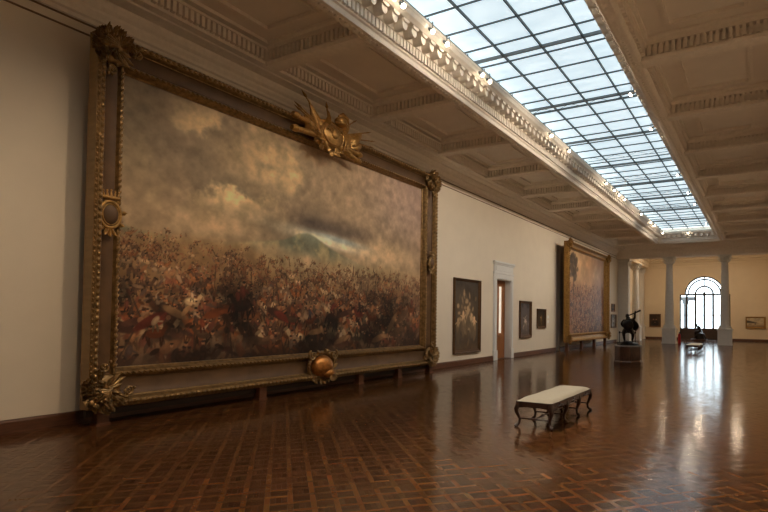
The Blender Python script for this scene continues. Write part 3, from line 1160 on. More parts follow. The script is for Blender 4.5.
def paint_great(w=600, h=330):
    """a broad smoky field of riders and foot folk under clouds, made up for this wall"""
    p = Paint(w, h, 11)
    X, Y, rng = p.X, p.Y, p.rng
    n1, n2, n3 = fbm(h, w, rng, 3, 6, 1.7), fbm(h, w, rng, 5, 6, 1.7), fbm(h, w, rng, 2, 5, 3.0)
    p.im[:] = (168, 146, 116)
    p.mix((116, 104, 84), sm(.40, .66, n1) * .75)
    p.mix((236, 208, 156), sm(.44, .60, n2) * np.exp(-((X - .22) / .15) ** 2 - ((Y - .20) / .15) ** 2) * 2.6)
    p.mix((214, 186, 140), sm(.44, .60, n1) * np.exp(-((X - .42) / .18) ** 2 - ((Y - .15) / .12) ** 2) * 1.6)
    p.mix((104, 94, 76), np.exp(-((X - .03) / .10) ** 2 - ((Y - .10) / .3) ** 2) * .8)
    p.mix((168, 146, 134), sm(.55, .95, X) * sm(.55, .1, Y) * .8)
    p.mix((92, 80, 70), sm(.40, .56, n3) * np.exp(-((X - .55) / .3) ** 2 - ((Y - .35 - .05 * X) / .045) ** 2) * .9)
    p.mix((244, 234, 198), np.exp(-((X - .56) / .15) ** 2 - ((Y - .45 - .16 * (X - .55)) / .026) ** 2) * 1.3)
    p.mix((168, 186, 182), np.exp(-((X - .60) / .12) ** 2 - ((Y - .425 - .14 * (X - .55)) / .018) ** 2) * .8)
    ridge = .49 + .03 * np.sin(X * 9 + .5) - .05 * np.exp(-((X - .47) / .06) ** 2) + .02 * n1 + .06 * sm(.5, .9, X)
    hill = sm(-.004, .012, Y - ridge)
    p.mix((112, 118, 98), hill * .85)
    p.mix((180, 166, 122), hill * sm(.46, .56, n2) * .85)
    p.mix((190, 164, 120), sm(.54, .60, Y + .05 * n1) * .8)
    p.mix((150, 112, 74), sm(.58, .74, Y + .06 * n1) * .9)
    p.mix((74, 52, 38), sm(.70, .92, Y + .08 * n2))
    p.mix((150, 116, 78), sm(.02, -.04, X - .36 + (.62 - Y) * .4) * sm(.52, .58, Y + .05 * n1) * .8)
    smoke = ((.20, .47, .10, .06, .8), (.47, .56, .05, .04, 1), (.36, .53, .06, .03, .8), (.80, .46, .14, .08, .8), (.62, .60, .06, .05, .8), (.95, .50, .06, .1, .6), (.70, .52, .1, .03, .7))
    for cx, cy, sx, sy, a in smoke:
        p.mix((214, 184, 142), np.exp(-((X - cx) / sx) ** 2 - ((Y - cy) / sy) ** 2) * a * (.4 + n2))
    tone = fbm(h, w, rng, 7, 4, 1.7)
    pal = np.array(PAL, float)
    # broken colour of the far throng, then larger and larger strokes
    for row in range(34):
        t = row / 33
        yb = .575 + .43 * t ** 1.15
        s = .005 + .027 * t ** 1.2
        for k in range(int(120 * (1 - t) ** 1.2 + 26)):
            x, y = rng.random(), yb + rng.normal(0, .016)
            if x < .40 and t < .3:
                y -= .05 * (1 - t * 3) * (1 - x / .4)
            ty = tone[min(h - 1, max(0, int(y * h))), min(w - 1, int(x * w))]
            col = pal[rng.integers(len(pal))] * (.45 + 1.5 * max(0, ty - .28))
            haze = (1 - t) ** 1.4 * .55
            col = col * .8 + np.array((96, 70, 50)) * .2
            col = col * (1 - haze) + np.array((178, 136, 98)) * haze
            q = rng.random()
            if q < .14:
                c2 = np.array([(134, 74, 38), (92, 56, 36), (206, 176, 132), (66, 46, 36), (150, 92, 52)][rng.integers(5)], float) * (.6 + 1.1 * max(0, ty - .3))
                p.horse(x, y, s * 1.35, c2 * (1 - haze) + np.array((170, 130, 94)) * haze, rng.choice([-1, 1]))
                p.figure(x, y - s * 1.3, s * .85, col)
            elif q < .42:
                p.figure(x, y, s, col, (176, 126, 88) if rng.random() < .5 else (96, 66, 50))
            else:
                p.dab(x, y, s * rng.uniform(.3, .9), s * rng.uniform(.12, .35), rng.uniform(-1.5, 1.5), col, .85, .5)
        if row % 4 == 1:
            for k in range(8):
                p.dab(rng.random(), yb - s, .0012 + .001 * t, .02 + .03 * t, rng.normal(0, .6), (70, 54, 42), .8)
            for k in range(3):
                p.dab(rng.random(), yb, .03 + .03 * t, .014 + .01 * t, 0, (190, 158, 122), .35, .9)
    # a few large mounted and fallen shapes in the foreground, lit from above
    for k in range(26):
        x, y = (k + rng.random()) / 26, rng.uniform(.80, .95)
        s = rng.uniform(.022, .034)
        c = np.array([(120, 64, 34), (70, 46, 36), (150, 116, 80), (112, 50, 36), (96, 72, 52)][rng.integers(5)], float)
        if rng.random() < .4:
            p.horse(x, y - .03, s, c * .8, rng.choice([-1, 1]))
            p.figure(x, y - .03 - s * 1.7, s * .9, pal[rng.integers(len(pal))])
        else:
            p.dab(x, y, s * 1.3, s * .35, rng.normal(0, .4), c)
            p.dab(x + s, y - s * .3, s * .6, s * .22, rng.normal(0, .9), c * 1.25, .9)
            p.dab(x + s * 1.5, y - s * .5, s * .2, s * .2, 0, (176, 126, 90))
    p.im *= (1 + .14 * sm(.58, .45, Y))[..., None]
    n4 = fbm(h, w, rng, 30, 4, 1.7)
    p.im *= (0.80 + .40 * n4)[..., None]
    big = sm(.35, .65, tone)[..., None]
    low = sm(.62, .75, Y)[..., None]
    p.im *= 1 - low * (1 - big) * .45
    p.mix((46, 32, 26), sm(.90, 1.03, Y + .05 * n1) * .6)
    p.mix((150, 126, 116), sm(.80, 1.0, X) * .22)
    p.im *= np.array((1.0, .98, .97))
    return p


def paint_second(w=260, h=170):
    """dusty throng under a golden sky with a dark tree"""
    p = Paint(w, h, 5)
    X, Y, rng = p.X, p.Y, p.rng
    n1, n2 = fbm(h, w, rng, 4, 5, 1.6), fbm(h, w, rng, 8, 5, 1.6)
    p.im[:] = (206, 160, 118)
    p.mix((226, 190, 140), sm(.4, .7, n1) * sm(.5, .1, Y))
    p.mix((176, 150, 140), sm(.5, 1, X) * .6)
    p.mix((150, 104, 74), sm(.38, .6, Y + .1 * n1) * .9)
    for k in range(70):
        a, r = rng.uniform(0, 2 * PI), rng.random() ** .5
        p.dab(.17 + .10 * r * math.cos(a), .20 + .15 * r * math.sin(a), .022, .018, 0, np.array((104, 84, 66)) * rng.uniform(.7, 1.1), .8, .6)
    p.dab(.17, .42, .010, .09, 0, (92, 74, 58), .9)
    for row in range(18):
        t = row / 17
        s = .016 + .022 * t
        for k in range(int(46 - 22 * t)):
            col = np.array(PAL[rng.integers(len(PAL))], float) * (1.05 - .35 * t) * .65 + np.array((150, 100, 76)) * .35
            x, y = rng.random(), .40 + .58 * t + rng.normal(0, .02)
            if rng.random() < .12:
                p.horse(x, y, s, col)
            else:
                p.figure(x, y, s, col, (206, 158, 116))
    p.mix((120, 96, 96), sm(.55, 1, X) * .3)
    p.im *= (.85 + .3 * n2)[..., None]
    return p


def paint_upright(w, h, seed, bg, glow, pale, n=5, cy=.45, spread=.16):
    """dark ground with a pale group of draped shapes"""
    p = Paint(w, h, seed)
    X, Y, rng = p.X, p.Y, p.rng
    k = h / w
    n1 = fbm(h, w, rng, 4, 5)
    p.im[:] = bg
    p.mix(np.array(bg) * .6, sm(.4, .7, n1))
    p.mix(glow, np.exp(-((X - .5) / .42) ** 2 - ((Y - cy - .1) / .38) ** 2) * .55 * (.4 + n1))
    for q in range(n * 14):
        x, y = rng.normal(.5, spread), rng.normal(cy + .08, .17)
        c = np.array(pale) * rng.uniform(.35, 1.0)
        p.dab(x, y, rng.uniform(.02, .05), rng.uniform(.03, .08), rng.normal(0, .9), c, .7, .8)
    for q in range(n):
        x, y = .5 + (q - (n - 1) / 2) * spread * 1.1 + rng.normal(0, .03), cy + abs(q - (n - 1) / 2) * .09 + rng.normal(0, .02)
        c = np.array(pale) * rng.uniform(.8, 1.1)
        p.dab(x, y, .05, .11 * k, rng.normal(0, .2), c, .95)
        p.dab(x, y - .075 * 1.0, .030, .036, 0, c * 1.05, 1)
        p.dab(x + .06, y - .03, .06, .014, rng.uniform(-1, .6), c, .9)
        p.dab(x - .06, y - .03, .06, .014, rng.uniform(-.6, 1), c, .9)
        p.dab(x, y + .14, .07, .13 * k, rng.normal(0, .2), c * .55, .8)
    p.mix(np.array(glow) * .7, sm(.84, .98, Y) * .5)
    return p


def paint_portrait(w, h, seed):
    p = Paint(w, h, seed)
    n1 = fbm(h, w, p.rng, 4, 5)
    p.im[:] = (66, 50, 40)
    p.mix((92, 68, 50), sm(.4, .7, n1) * .7)
    for x, s in ((.36, .9), (.62, 1)):
        p.dab(x, .72, .20 * s, .26 * s, 0, (40, 32, 30))
        p.dab(x, .40, .065 * s, .085 * s, 0, (176, 128, 92))
        p.dab(x, .33, .075 * s, .05 * s, 0, (50, 38, 30))
    p.dab(.5, .66, .05, .04, 0, (150, 118, 92))
    return p


def paint_landscape(w, h, seed):
    p = Paint(w, h, seed)
    X, Y = p.X, p.Y
    n1, n2 = fbm(h, w, p.rng, 4, 5, 1.6), fbm(h, w, p.rng, 9, 4, 1.6)
    p.im[:] = (178, 160, 132)
    p.mix((208, 188, 150), sm(.4, .7, n1))
    p.mix((88, 76, 62), sm(-.01, .03, Y - (.22 + .42 * X + .05 * n1)) * sm(.62, .50, Y))
    p.mix((190, 168, 132), sm(.60, .66, Y))
    p.mix((146, 118, 84), sm(.74, .95, Y + .1 * n2))
    p.dab(.5, .64, .06, .03, 0, (64, 52, 44))
    p.dab(.2, .66, .1, .02, 0, (104, 86, 66))
    return p


PAINTMAT = attr_mat('oil_paint', 0.50, spec=0.3)


def canvas_mesh(p, w, h):
    """a stretched canvas: paint on the front, turned edges behind; local x right, -y out, z up, origin bottom centre"""
    nw, nh = p.w, p.h
    x = np.linspace(-w / 2, w / 2, nw)
    z = np.linspace(h, 0, nh)
    XX, ZZ = np.meshgrid(x, z)
    relief = np.random.default_rng(1).normal(0, .0008, XX.shape)
    co = np.stack([XX, relief, ZZ], -1).reshape(-1, 3)
    idx = np.arange(nw * nh).reshape(nh, nw)
    q = np.stack([idx[1:, :-1], idx[1:, 1:], idx[:-1, 1:], idx[:-1, :-1]], -1).reshape(-1, 4)
    b = len(co)
    back = np.array([(-w / 2, .05, 0), (w / 2, .05, 0), (w / 2, .05, h), (-w / 2, .05, h)])
    co = np.concatenate([co, back])
    q = np.concatenate([q, np.array([(b + 3, b + 2, b + 1, b)])])
    me = bpy.data.meshes.new('canvas')
    me.from_pydata(co.tolist(), [], q.tolist())
    ca = me.color_attributes.new('Col', 'FLOAT_COLOR', 'POINT')
    cc = np.ones((len(co), 4))
    cc[:b, :3] = p.colors().reshape(-1, 3)
    cc[b:, :3] = (.12, .09, .06)
    ca.data.foreach_set('color', cc.ravel())
    me.materials.append(PAINTMAT)
    me.shade_smooth()
    return me


# ------------------------------------------------------------------ frames
SIDES = ('bottom', 'right', 'top', 'left')


FW = {'left': 1.0, 'right': 1.0, 'top': 1.0, 'bottom': 1.0}     # width of each frame member, relative


def rect(o, w, h):
    f = (lambda q: o * FW[q]) if o > 0 else (lambda q: o)
    return -w / 2 - f('left'), w / 2 + f('right'), -f('bottom'), h + f('top')


def rail_mesh(mb, side, prof, w, h):
    """one mitred frame member. prof: (offset outwards from the sight edge, depth towards the viewer)"""
    vs_, n = [], len(prof)
    for end in (0, 1):
        for o, d in prof:
            x0, x1, z0, z1 = rect(o, w, h)
            c = {'bottom': ((x0, z0), (x1, z0)), 'right': ((x1, z0), (x1, z1)), 'top': ((x1, z1), (x0, z1)), 'left': ((x0, z1), (x0, z0))}[side][end]
            vs_.append((c[0], -d, c[1]))
    fs = [(i, (i + 1) % n, (i + 1) % n + n, i + n) for i in range(n)]
    fs += [tuple(range(n - 1, -1, -1)), tuple(range(n, 2 * n))]
    mb.add(vs_, fs)


def along(side, o, w, h, pitch, inset):
    x0, x1, z0, z1 = rect(o, w, h)
    a, b = {'bottom': ((x0, z0), (x1, z0)), 'right': ((x1, z0), (x1, z1)), 'top': ((x1, z1), (x0, z1)), 'left': ((x0, z1), (x0, z0))}[side]
    a, b = Vector((a[0], 0, a[1])), Vector((b[0], 0, b[1]))
    L = (b - a).length - 2 * inset
    d = (b - a).normalized()
    n = max(1, int(L / pitch))
    for k in range(n):
        yield a + d * (inset + (k + .5) * L / n), d


def beads(mb, side, o, dep, w, h, pitch, r, inset, slant=0.0):
    for c, d in along(side, o, w, h, pitch, inset):
        ang = math.atan2(d.z, d.x)
        rot = Matrix.Rotation(-ang, 3, 'Y') @ Matrix.Rotation(slant, 3, 'Y')
        mb.ball((c.x, -dep, c.z), r, 6, 4, rot)


def corner_ornament(parent, cx, cz, sx, sz, size, m, depth, hang=0.0):
    """acanthus cluster on a frame corner; sx, sz point outwards"""
    def f(mb):
        rnd = random.Random(int(cx * 7 + cz * 13))
        out = Vector((0, -1, 0))
        c = Vector((cx, -depth, cz))
        mb.ball(c + Vector((0, .03, 0)), (size * .52, .13, size * .52), 16, 8)
        # overlapping rows of broad leaves, longest along the two rails
        for ring, (nn, r0_, ll, ww, dz) in enumerate(((34, .46, .34, .20, -.03), (28, .34, .36, .20, .02), (22, .20, .36, .18, .07), (14, .08, .30, .16, .11))):
            for k in range(nn):
                a = -1.15 + (k + .5) / nn * (PI / 2 + 2.3) + rnd.uniform(-.06, .06)
                d = Vector((sx * math.cos(a), 0, sz * math.sin(a)))
                l = size * ll * (0.86 + .30 * abs(math.cos(2 * (a - PI / 4 + PI / 4)))) * rnd.uniform(.85, 1.12)
                tw = (d + Vector((-d.z, 0, d.x)) * rnd.uniform(-1.0, 1.0)).normalized()
                mb.leaf(c + out * dz + d * size * r0_, tw, out, l, size * ww * rnd.uniform(.85, 1.15), lift=.09, curl=.08, lobes=4, seg=11)
        # long central plume pointing to the picture
        for a, l in ((PI * 1.25 - .45, .5), (PI * 1.25 - .15, .72), (PI * 1.25 + .15, .72), (PI * 1.25 + .45, .5)):
            d = Vector((sx * math.cos(a), 0, sz * math.sin(a)))
            mb.leaf(c + out * .05, d, out, size * l, size * .2, lift=.07, curl=.03, seg=10)
        for k in range(7):       # ribs of the shell
            a = PI * .25 - .9 + k * .3
            d = Vector((sx * math.cos(a), 0, sz * math.sin(a)))
            p0 = c + out * .16 - d * size * .12
            mb.tube([p0, p0 + d * size * .28 + out * .05, p0 + d * size * .52 - out * .02, p0 + d * size * .68 - out * .10], [.014, .030, .036, .020], 6)
        # C scrolls and berries along the rails
        for (px, pz) in ((-.72, .08), (.08, -.72)):
            q = c + Vector((sx * size * px, -.05, sz * size * pz))
            mb.scroll(q, size * .16, 1.6, .030, (sx, 0, 0), (0, 0, sz), 0.6)
            for k in range(4):
                mb.ball(q + Vector((rnd.uniform(-.12, .12), -.02, rnd.uniform(-.12, .12))), .034, 7, 5)
    return part('corner_ornament', m, parent, f, smooth=50)


def medallion(parent, cx, cz, s, depth, m, m2):
    """oval boss with beaded rim, small crown above and a pendant leaf below"""
    def rim(mb):
        o = Vector((0, -1, 0))
        pts = [(cx + s * .36 * math.cos(a), -depth - .07, cz + s * .48 * math.sin(a)) for a in np.linspace(0, 2 * PI, 33)]
        mb.tube(pts, s * .065, 8)
        pts = [(cx + s * .27 * math.cos(a), -depth - .09, cz + s * .38 * math.sin(a)) for a in np.linspace(0, 2 * PI, 33)]
        mb.tube(pts, s * .03, 6)
        for k in range(8):
            a = 2 * PI * k / 8 + .2
            d = Vector((math.cos(a), 0, math.sin(a)))
            mb.leaf((cx + d.x * s * .34, -depth - .04, cz + d.z * s * .46), d, o, s * .26, s * .2, lift=.04, curl=.04, seg=7)
        # crown
        mb.tube([(cx - s * .27, -depth - .08, cz + s * .62), (cx, -depth - .12, cz + s * .60), (cx + s * .27, -depth - .08, cz + s * .62)], s * .07, 8)
        for q in (-.24, -.12, 0, .12, .24):
            mb.tube([(cx + s * q, -depth - .09, cz + s * .64), (cx + s * q * 1.15, -depth - .09, cz + s * (.80 + .05 * (1 - abs(q) * 4)))], [s * .05, s * .02], 6)
            mb.ball((cx + s * q * 1.15, -depth - .09, cz + s * (.84 + .05 * (1 - abs(q) * 4))), s * .04, 6, 4)
        # pendant
        for a in (-PI / 2, -PI / 2 - .55, -PI / 2 + .55):
            mb.leaf((cx, -depth - .05, cz - s * .44), (math.cos(a), 0, math.sin(a)), o, s * .42, s * .2, lift=.04, curl=.03, seg=8)
    md = part('medallion', m, parent, rim, smooth=50)
    part('boss', m2, md, lambda mb: mb.ball((cx, -depth - .03, cz), (s * .33, .12, s * .44), 18, 10), smooth=60)
    return md


def great_frame(root, w, h, z0, mats, widths, leg_xs, leg_h, orn=0.62, fancy=True):
    """root local: x right, -y out, z up from the floor; sight opening w x h with its bottom at z0"""
    gold, frieze, side = mats
    k = widths / .72
    fr = bpy.data.objects.new('frame', None)
    COL.objects.link(fr)
    fr.parent = root
    fr.location = (0, 0, z0)
    prof = [(-.03, .0), (-.03, .03), (0, .05), (.02, .09), (.04, .16), (.08, .20), (.12, .19), (.15, .15), (.17, .13), (.30, .115), (.45, .14), (.50, .17), (.505, .21), (.53, .22), (.54, .28), (.58, .33), (.63, .345), (.68, .32), (.70, .27), (.72, .26), (.72, -.04), (.5, -.06), (.0, -.06)]
    prof = [(o * k if o > 0 else o, d) for o, d in prof]
    for s in SIDES:
        mb = MB()
        rail_mesh(mb, s, prof, w, h)
        me = mb.mesh('frame_rail', gold, 30)
        me.materials.append(frieze)
        me.materials.append(side)
        # frieze band and outer edge have their own finish
        n = len(prof)
        for pl in me.polygons:
            if pl.index in (8, 9, 10, 11):
                pl.material_index = 1
            elif pl.index in (19, 20, 21):
                pl.material_index = 2
        rl = link('frame_rail', me, fr)
        part('outer_bead_moulding', gold, rl, lambda mb: beads(mb, s, .625 * k, .345, w, h, .125, (.056, .032, .040), .35), smooth=60, kind='stuff')
        part('inner_leaf_moulding', gold, rl, lambda mb: beads(mb, s, .085 * k, .20, w, h, .115, (.062, .028, .026), .1, 0.6), smooth=60, kind='stuff')
        part('bead_string', gold, rl, lambda mb: beads(mb, s, .69 * k, .29, w, h, .10, (.034, .024, .026), .35), smooth=60, kind='stuff')
    o = .36 * k
    rx0, rx1, rz0, rz1 = rect(o, w, h)
    for sx, sz, cx, cz in ((-1, 1, rx0, rz1), (1, 1, rx1, rz1), (-1, -1, rx0, rz0), (1, -1, rx1, rz0)):
        corner_ornament(root, cx, cz + z0, sx, sz, orn, gold, .26)
    for x in leg_xs:
        part('leg', WOOD, root, lambda mb: (mb.box(x - .11, x + .11, -.22, -.02, 0, leg_h), mb.box(x - .13, x + .13, -.24, 0, 0, .05)))
    return fr


def build_great_picture():
    w, h = 11.15, 6.06
    root = thing('framed_painting', 'huge crowded battle painting in ornate dark gilt frame with trophy crest', 'painting', (-11.5, 11.70, 0), PI / 2)
    z0 = 1.08
    cv = link('canvas', canvas_mesh(paint_great(), w + .04, h + .04), root)
    cv.location = (0, 0, z0 - .02)
    cv['label'] = 'canvas with figures, smoke and cloudy sky'
    FW.update(left=.80, right=.95, top=.80, bottom=1.03)
    great_frame(root, w, h, z0, (BRONZE_GOLD, FRIEZE, FRAME_SIDE), .72, (-5.85, -2.0, 1.9, 4.0, 6.05), .46, .60)
    part('backing_board', mat('backing_board_brown', srgb(74, 56, 42), .8, var=.1), root, lambda mb: mb.box(-6.0, 6.0, .05, .08, .5, 7.6))
    part('bottom_rail', mat('dark_support_rail', srgb(54, 40, 32), .6, var=.1), root, lambda mb: mb.box(-6.1, 6.2, -.08, .0, .18, .30))

    # trophy crest of arms and flags on the top rail
    cx, cz, d = .04, z0 + h + .30, .34
    def shield(mb):
        mb.ball((cx, -d - .12, cz), (.40, .20, .46), 20, 12)
        mb.tube([(cx + .45 * math.cos(a), -d - .10, cz + .51 * math.sin(a)) for a in np.linspace(0, 2 * PI, 33)], .055, 8)
        mb.tube([(cx + .30 * math.cos(a), -d - .27, cz + .34 * math.sin(a)) for a in np.linspace(0, 2 * PI, 29)], .03, 6)
        mb.ball((cx, -d - .31, cz + .02), (.12, .06, .16), 10, 6)
        for q in (-1, 1):
            mb.scroll((cx + q * .14, -d - .33, cz + .12), .10, 1.3, .022, (q, 0, 0), (0, 0, 1), 0, 14)
    cr = part('trophy_crest', GOLD_LIGHT, root, shield, smooth=50, label='bright gilt shield with flags, lances and leaves')
    def flag(mb, ang, ln, s0, s1, drop, yy, lean):
        """cloth hanging in folds from a slanting pole"""
        u_ = Vector((math.cos(ang), 0, math.sin(ang)))
        n, m = 13, 9
        vs_ = []
        for layer in (0, 1):
            for i in range(n):
                for j in range(m):
                    s, t = i / (n - 1), j / (m - 1)
                    p = Vector((cx, 0, cz)) + u_ * (ln * (s0 + (s1 - s0) * s)) + Vector((lean * t, 0, -drop * t * (1 - .25 * s + .10 * math.sin(s * 9))))
                    y = -d - yy - .075 * math.sin(s * PI * 3.2 + t * 1.5) * (.35 + .65 * t) - .06 * math.sin(PI * t) + layer * .03
                    vs_.append((p.x, y, p.z))
        N = n * m
        fs = []
        for i in range(n - 1):
            for j in range(m - 1):
                a = i * m + j
                fs += [(a, a + 1, a + m + 1, a + m), (N + a, N + a + m, N + a + m + 1, N + a + 1)]
        for i in range(n - 1):
            for j in (0, m - 1):
                a = i * m + j
                fs.append((a, a + m, N + a + m, N + a))
        for j in range(m - 1):
            for i in (0, n - 1):
                a = i * m + j
                fs.append((a, a + 1, N + a + 1, N + a))
        mb.add(vs_, fs)
    for ang, ln, s0, s1, drop, yy, lean in ((2.25, 1.15, .30, .92, .78, .14, .06), (1.72, .88, .35, .95, .50, .20, -.06), (.86, 1.08, .35, .95, .62, .10, -.08), (.52, 1.30, .36, .92, .62, .18, -.10), (2.70, .95, .40, .90, .46, .10, .08), (.16, 1.2, .42, .90, .34, .14, -.05)):
        part('flag', GOLD_LIGHT, cr, lambda mb: flag(mb, ang, ln, s0, s1, drop, yy, lean), smooth=50)
    for ang, ln in ((2.25, 1.22), (1.72, .92), (2.62, 1.05), (.52, 1.42), (.32, 1.46), (.16, 1.34), (.86, 1.14), (2.70, 1.0)):
        def lance(mb):
            u_ = Vector((math.cos(ang), 0, math.sin(ang)))
            a = Vector((cx, -d - .14, cz))
            e = a + u_ * ln
            mb.tube([a, e], [.032, .022], 6)
            mb.tube([e - u_ * .02, e + u_ * .05, e + u_ * .22], [.022, .055, .004], 6, .5)
        part('lance', GOLD_LIGHT, cr, lance)
    for ang, dz in ((2.95, .10), (3.25, -.16), (-.30, -.34), (-.12, -.2)):
        def barrel(mb):
            u_ = Vector((math.cos(ang), 0, math.sin(ang)))
            a = Vector((cx, -d - .08, cz + dz * .5)) + u_ * .25
            mb.tube([a, a + u_ * .70, a + u_ * .73, a + u_ * .78, a + u_ * .86], [.11, .085, .115, .115, .08], 10)
        part('cannon_barrel', GOLD_LIGHT, cr, barrel, smooth=40)
    def helm(mb):
        mb.ball((cx + .24, -d - .24, cz + .58), (.18, .16, .19), 12, 8)
        mb.tube([(cx + .05, -d - .24, cz + .50), (cx + .24, -d - .42, cz + .48), (cx + .43, -d - .24, cz + .50)], .04, 6)
        mb.tube([(cx + .16, -d - .24, cz + .75), (cx + .28, -d - .26, cz + .86), (cx + .43, -d - .24, cz + .80), (cx + .52, -d - .22, cz + .66)], [.04, .08, .07, .02], 8)
    part('helmet', GOLD_LIGHT, cr, helm, smooth=50)
    def leaves(mb):
        rnd = random.Random(3)
        for k in range(26):
            a = PI + .05 + (k / 25) * (PI - .1)
            dd = Vector((math.cos(a), 0, math.sin(a)))
            tw = (dd + Vector((-dd.z, 0, dd.x)) * rnd.uniform(-.9, .9)).normalized()
            r_ = rnd.uniform(.30, .48)
            mb.leaf((cx + dd.x * r_, -d - .10 - rnd.uniform(0, .08), cz + dd.z * r_ * 1.1), tw, (0, -1, 0), rnd.uniform(.16, .30), .16, .06, .05, seg=8)
    part('leaf_spray', GOLD_LIGHT, cr, leaves, smooth=50)

    cr.scale = (1.30, 1.0, .84)
    cr.location = (cx * -.30, 0, cz * .16)

    # bulging cartouche on the bottom rail
    bx, bz = .04, z0 - .36
    def cart(mb):
        mb.ball((bx, -.30, bz), (.40, .22, .32), 20, 12)
        mb.ball((bx + .16, -.40, bz - .20), (.24, .14, .14), 12, 8)
    ct = part('cartouche', GOLD_COPPER, root, cart, smooth=60, label='copper coloured bulging cartouche')
    def cedge(mb):
        mb.tube([(bx + .50 * math.cos(a), -.26, bz + .40 * math.sin(a)) for a in np.linspace(0, 2 * PI, 33)], .055, 8)
        rnd = random.Random(12)
        for k in range(22):
            a = 2 * PI * k / 22
            dd = Vector((math.cos(a), 0, math.sin(a)))
            tw = (dd * .6 + Vector((-dd.z, 0, dd.x)) * rnd.choice((-1, 1))).normalized()
            mb.leaf((bx + dd.x * .46, -.27, bz + dd.z * .37), tw, (0, -1, 0), .24, .17, .05, .04, seg=8)
        mb.scroll((bx - .42, -.33, bz + .34), .15, 1.6, .03, (1, 0, 0), (0, 0, 1), 2)
        mb.scroll((bx + .46, -.33, bz + .32), .15, 1.6, .03, (-1, 0, 0), (0, 0, 1), 2)
        for k in range(5):
            a = -PI / 2 - .2 + k * .25
            mb.leaf((bx + .18, -.46, bz - .16), (math.cos(a), 0, math.sin(a)), (0, -1, 0), .30, .12, .06, .06, seg=8)
    part('scroll_border', BRONZE_GOLD, ct, cedge, smooth=50)
    # side medallions
    medallion(root, -w / 2 - .28, z0 + 3.06, .54, .20, GOLD_LIGHT, FRIEZE)
    medallion(root, w / 2 + .34, z0 + 3.18, .52, .20, BRONZE_GOLD, FRIEZE)


build_great_picture()


def build_second_picture():
    w, h = 9.7, 5.75
    root = thing('framed_painting', 'tall hazy crowd painting in bright gold frame standing on legs', 'painting', (-11.35, 39.2, 0), PI / 2)
    z0 = 1.12
    cv = link('canvas', canvas_mesh(paint_second(), w + .04, h + .04), root)
    cv.location = (0, 0, z0 - .02)
    FW.update(left=.55, right=.95, top=.65, bottom=.85)
    great_frame(root, w, h, z0, (GOLD2, GOLD2, GOLD2), .62, (-4.9, -1.7, 1.6, 4.8), .62, .5)
    part('backing_board', MATS['backing_board_brown'], root, lambda mb: mb.box(-5.0, 5.0, .06, .10, .6, 7.3))


build_second_picture()


def small_picture(label, w, h, z0, loc, rz, paint, m, fwid=.10, dep=.07):
    root = thing('framed_painting', label, 'painting', (loc[0], loc[1], z0), rz)
    cv = link('canvas', canvas_mesh(paint, w + .02, h + .02), root)
    cv.location = (0, -.012, -.01)
    prof = [(-.012, -.01), (-.012, .0), (0, .012), (fwid * .2, dep * .45), (fwid * .45, dep * .5), (fwid * .55, dep * .8), (fwid * .8, dep), (fwid, dep * .8), (fwid, -.01)]
    prof = [(o, d + .014) for o, d in prof]
    for s in SIDES:
        mb = MB()
        rail_mesh(mb, s, prof, w, h)
        mb.build('frame_rail', m, root, 30)
    return root


def wallx(y):
    return (XL + .014, y, 0)


small_picture('upright dark painting of pale figures between the great frame and the doorway', 2.30, 3.16, .68, wallx(21.85), PI / 2,
              paint_upright(110, 150, 21, (74, 66, 58), (176, 136, 92), (226, 190, 146), 5), DARKFRAME, .17, .10)
small_picture('narrow painting of two pale figures right beside the white doorway', 1.42, 1.82, 1.20, wallx(28.85), PI / 2,
              paint_upright(60, 84, 8, (92, 84, 84), (140, 120, 104), (224, 200, 178), 2, .55, .14), DARKFRAME, .20, .09)
small_picture('smallest square dark picture on the wall beside the tall dark opening', 1.28, 1.0, 1.66, wallx(31.45), PI / 2,
              paint_upright(54, 44, 33, (48, 40, 32), (110, 84, 52), (196, 160, 104), 1, .5, .08), DARKFRAME, .13, .07)
small_picture('little dark framed picture hanging above a larger one by the pilaster', .95, .55, 2.92, wallx(49.75), PI / 2,
              paint_portrait(40, 26, 3), BROWNFRAME, .12, .07)
small_picture('pale grey picture hanging below a little dark one by the pilaster', 1.7, 1.02, 1.46, wallx(49.9), PI / 2,
              paint_upright(50, 34, 14, (150, 146, 142), (176, 170, 160), (206, 200, 192), 2, .5, .12), DARKFRAME, .14, .08)
small_picture('dark portrait of two sitters on the tan wall left of the window', 1.06, 1.28, 1.40, (-10.32, YE - .014, 0), 0,
              paint_portrait(60, 70, 5), BROWNFRAME, .10, .07)
small_picture('dark narrow picture half hidden behind a column beside the window', .5, .9, 1.75, (-8.98, YE - .014, 0), 0,
              paint_portrait(30, 50, 9), DARKFRAME, .08, .07)
small_picture('pale landscape in a wide gold frame on the tan wall', 1.55, .95, 1.46, (-.60, YE - .014, 0), 0,
              paint_landscape(80, 50, 4), GOLD2, .17, .08)

# small text cards beside the pictures
for y, z, lab in ((32.75, 2.25, 'upper white text card beside the smallest square picture'), (32.75, 1.95, 'lower white text card beside the smallest square picture')):
    c = tag(part('wall_card', PAPER, None, lambda mb: mb.box(0, .008, -.14, .14, -.09, .09)), lab, 'card', 'white text cards on the wall')
    c.location = (XL + .001, y, z)


